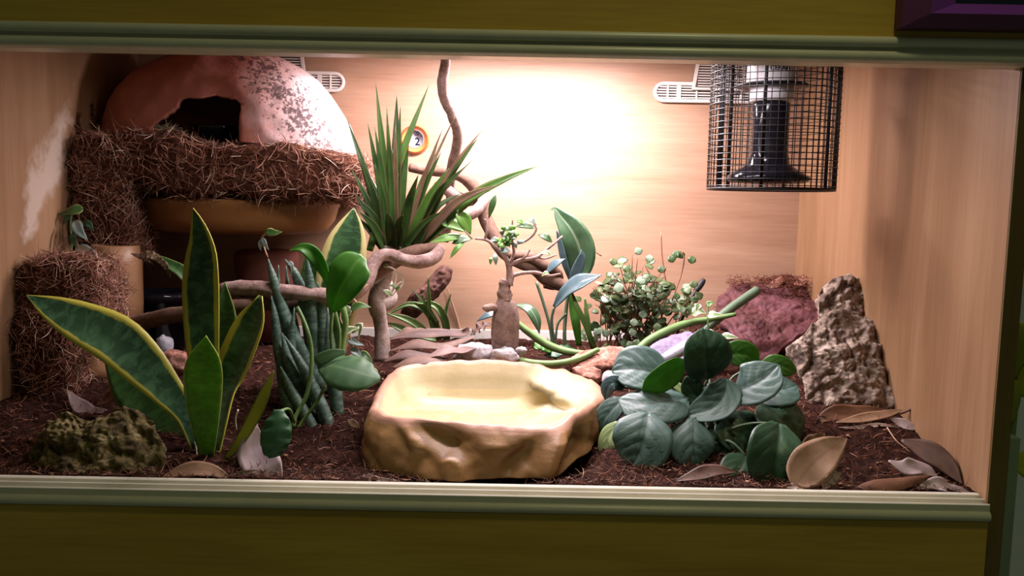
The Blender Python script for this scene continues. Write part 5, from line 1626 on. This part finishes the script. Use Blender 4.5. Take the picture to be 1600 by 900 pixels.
# front right
dry('large tan dry leaf with a pointed tip beside the darkest ribbed leaf', [(1240, 764, .022), (1260, 735, .036), (1288, 708, .05), (1324, 685, .065)], 66, 3, nrm=(-0.1, -0.75, 0.65), prof=OV)
dry('tan dry leaf standing behind the large pointed dry leaf', [(1250, 720, .08), (1264, 700, .09), (1278, 690, .095), (1288, 676, .10)], 34, 3, nrm=(0, -0.9, 0.4))
dry('rust coloured dry leaf under the cork slab edge', [(1272, 662, .175), (1300, 648, .18), (1340, 645, .185), (1385, 640, .19)], 30, 2, nrm=(0, -0.75, 0.65))
dry('pink tan dry leaf bridging the gap below the cork slab', [(1306, 660, .165), (1340, 655, .17), (1380, 648, .18), (1412, 640, .19)], 18, 3, nrm=(0, -0.6, 0.8))
dry('pale dry leaf hanging off the right end under the cork slab', [(1388, 652, .18), (1405, 660, .175), (1422, 666, .17), (1440, 668, .17)], 18, 4, nrm=(0, -0.8, 0.6))
dry('whitish underside leaf in the dark gap below the cork slab', [(1310, 668, .16), (1345, 668, .162), (1375, 664, .165), (1405, 668, .165)], 8, 1, nrm=(0, -0.7, 0.7))
dry('dark brown dry leaf leaning on the right wall near the front', [(1408, 688, .10), (1440, 700, .085), (1475, 722, .065), (1503, 756, .045)], 36, 5, nrm=(-0.5, -0.6, 0.65))
dry('white mottled torn dry leaf near the right front corner', [(1388, 720, .05), (1413, 730, .043), (1440, 732, .043), (1464, 744, .038)], 32, 4, nrm=(-0.1, -0.6, 0.8), ruf=0.25)
dry('reddish brown dry leaf curled over the track at the right front', [(1320, 771, .018), (1360, 760, .020), (1410, 753, .023), (1454, 743, .03)], 24, 2, nrm=(0, -0.6, 0.8), cup=-0.3)
dry('pale dry leaf in the right front corner beside the track', [(1432, 764, .022), (1460, 756, .026), (1485, 764, .022), (1518, 771, .02)], 26, 4, nrm=(0, -0.6, 0.8), ruf=0.25)
dry('crumpled pale leaf scrap under the large pointed dry leaf', [(1228, 768, .02), (1242, 762, .022), (1262, 764, .022)], 14, 1, ruf=0.5, rf=4)
dry('tan leaf scrap standing right of the large pointed dry leaf', [(1285, 770, .02), (1292, 755, .025), (1304, 745, .03), (1315, 738, .035)], 18, 1, nrm=(0, -0.9, 0.4), ruf=0.4, rf=4)
dry('brown dry leaf in the shade under the ribbed leaf plant', [(1055, 752, .03), (1090, 742, .035), (1120, 735, .045), (1150, 738, .05)], 26, 5, nrm=(0, -0.6, 0.8))
dry('small brown leaf on the left of the coir block top', [(94, 418, .30), (100, 414, .30), (108, 412, .30)], 12, 0, nrm=(0, -0.9, 0.4))
dry('small tan flake on the right front of the coir block', [(158, 505, .25), (162, 492, .25), (168, 484, .25)], 10, 3, nrm=(0, -0.9, 0.4))
g = join(pxt([(1385, 650, .185), (1410, 645, .185), (1436, 632, .18), (1454, 618, .18), (1460, 606, .18), (1450, 602, .18), (1440, 608, .182), (1430, 622, .185)], [2.2, 2, 1.6, 1.4, 1.2, 1], n=36, segs=7))
obj('dry_stalk', g, MAT['vine_brown'], label='thin curling brown leaf stalk looping up beside the right wall', cat='stalk')
g = pxt([(1386, 668, .15), (1400, 688, .13), (1414, 700, .12), (1428, 712, .11)], [1.2, 1, .8], n=12, segs=6)
obj('dry_stalk', g, MAT['dry_stalk'], label='thin pale straight stalk lying on the soil below the cork slab', cat='stalk')
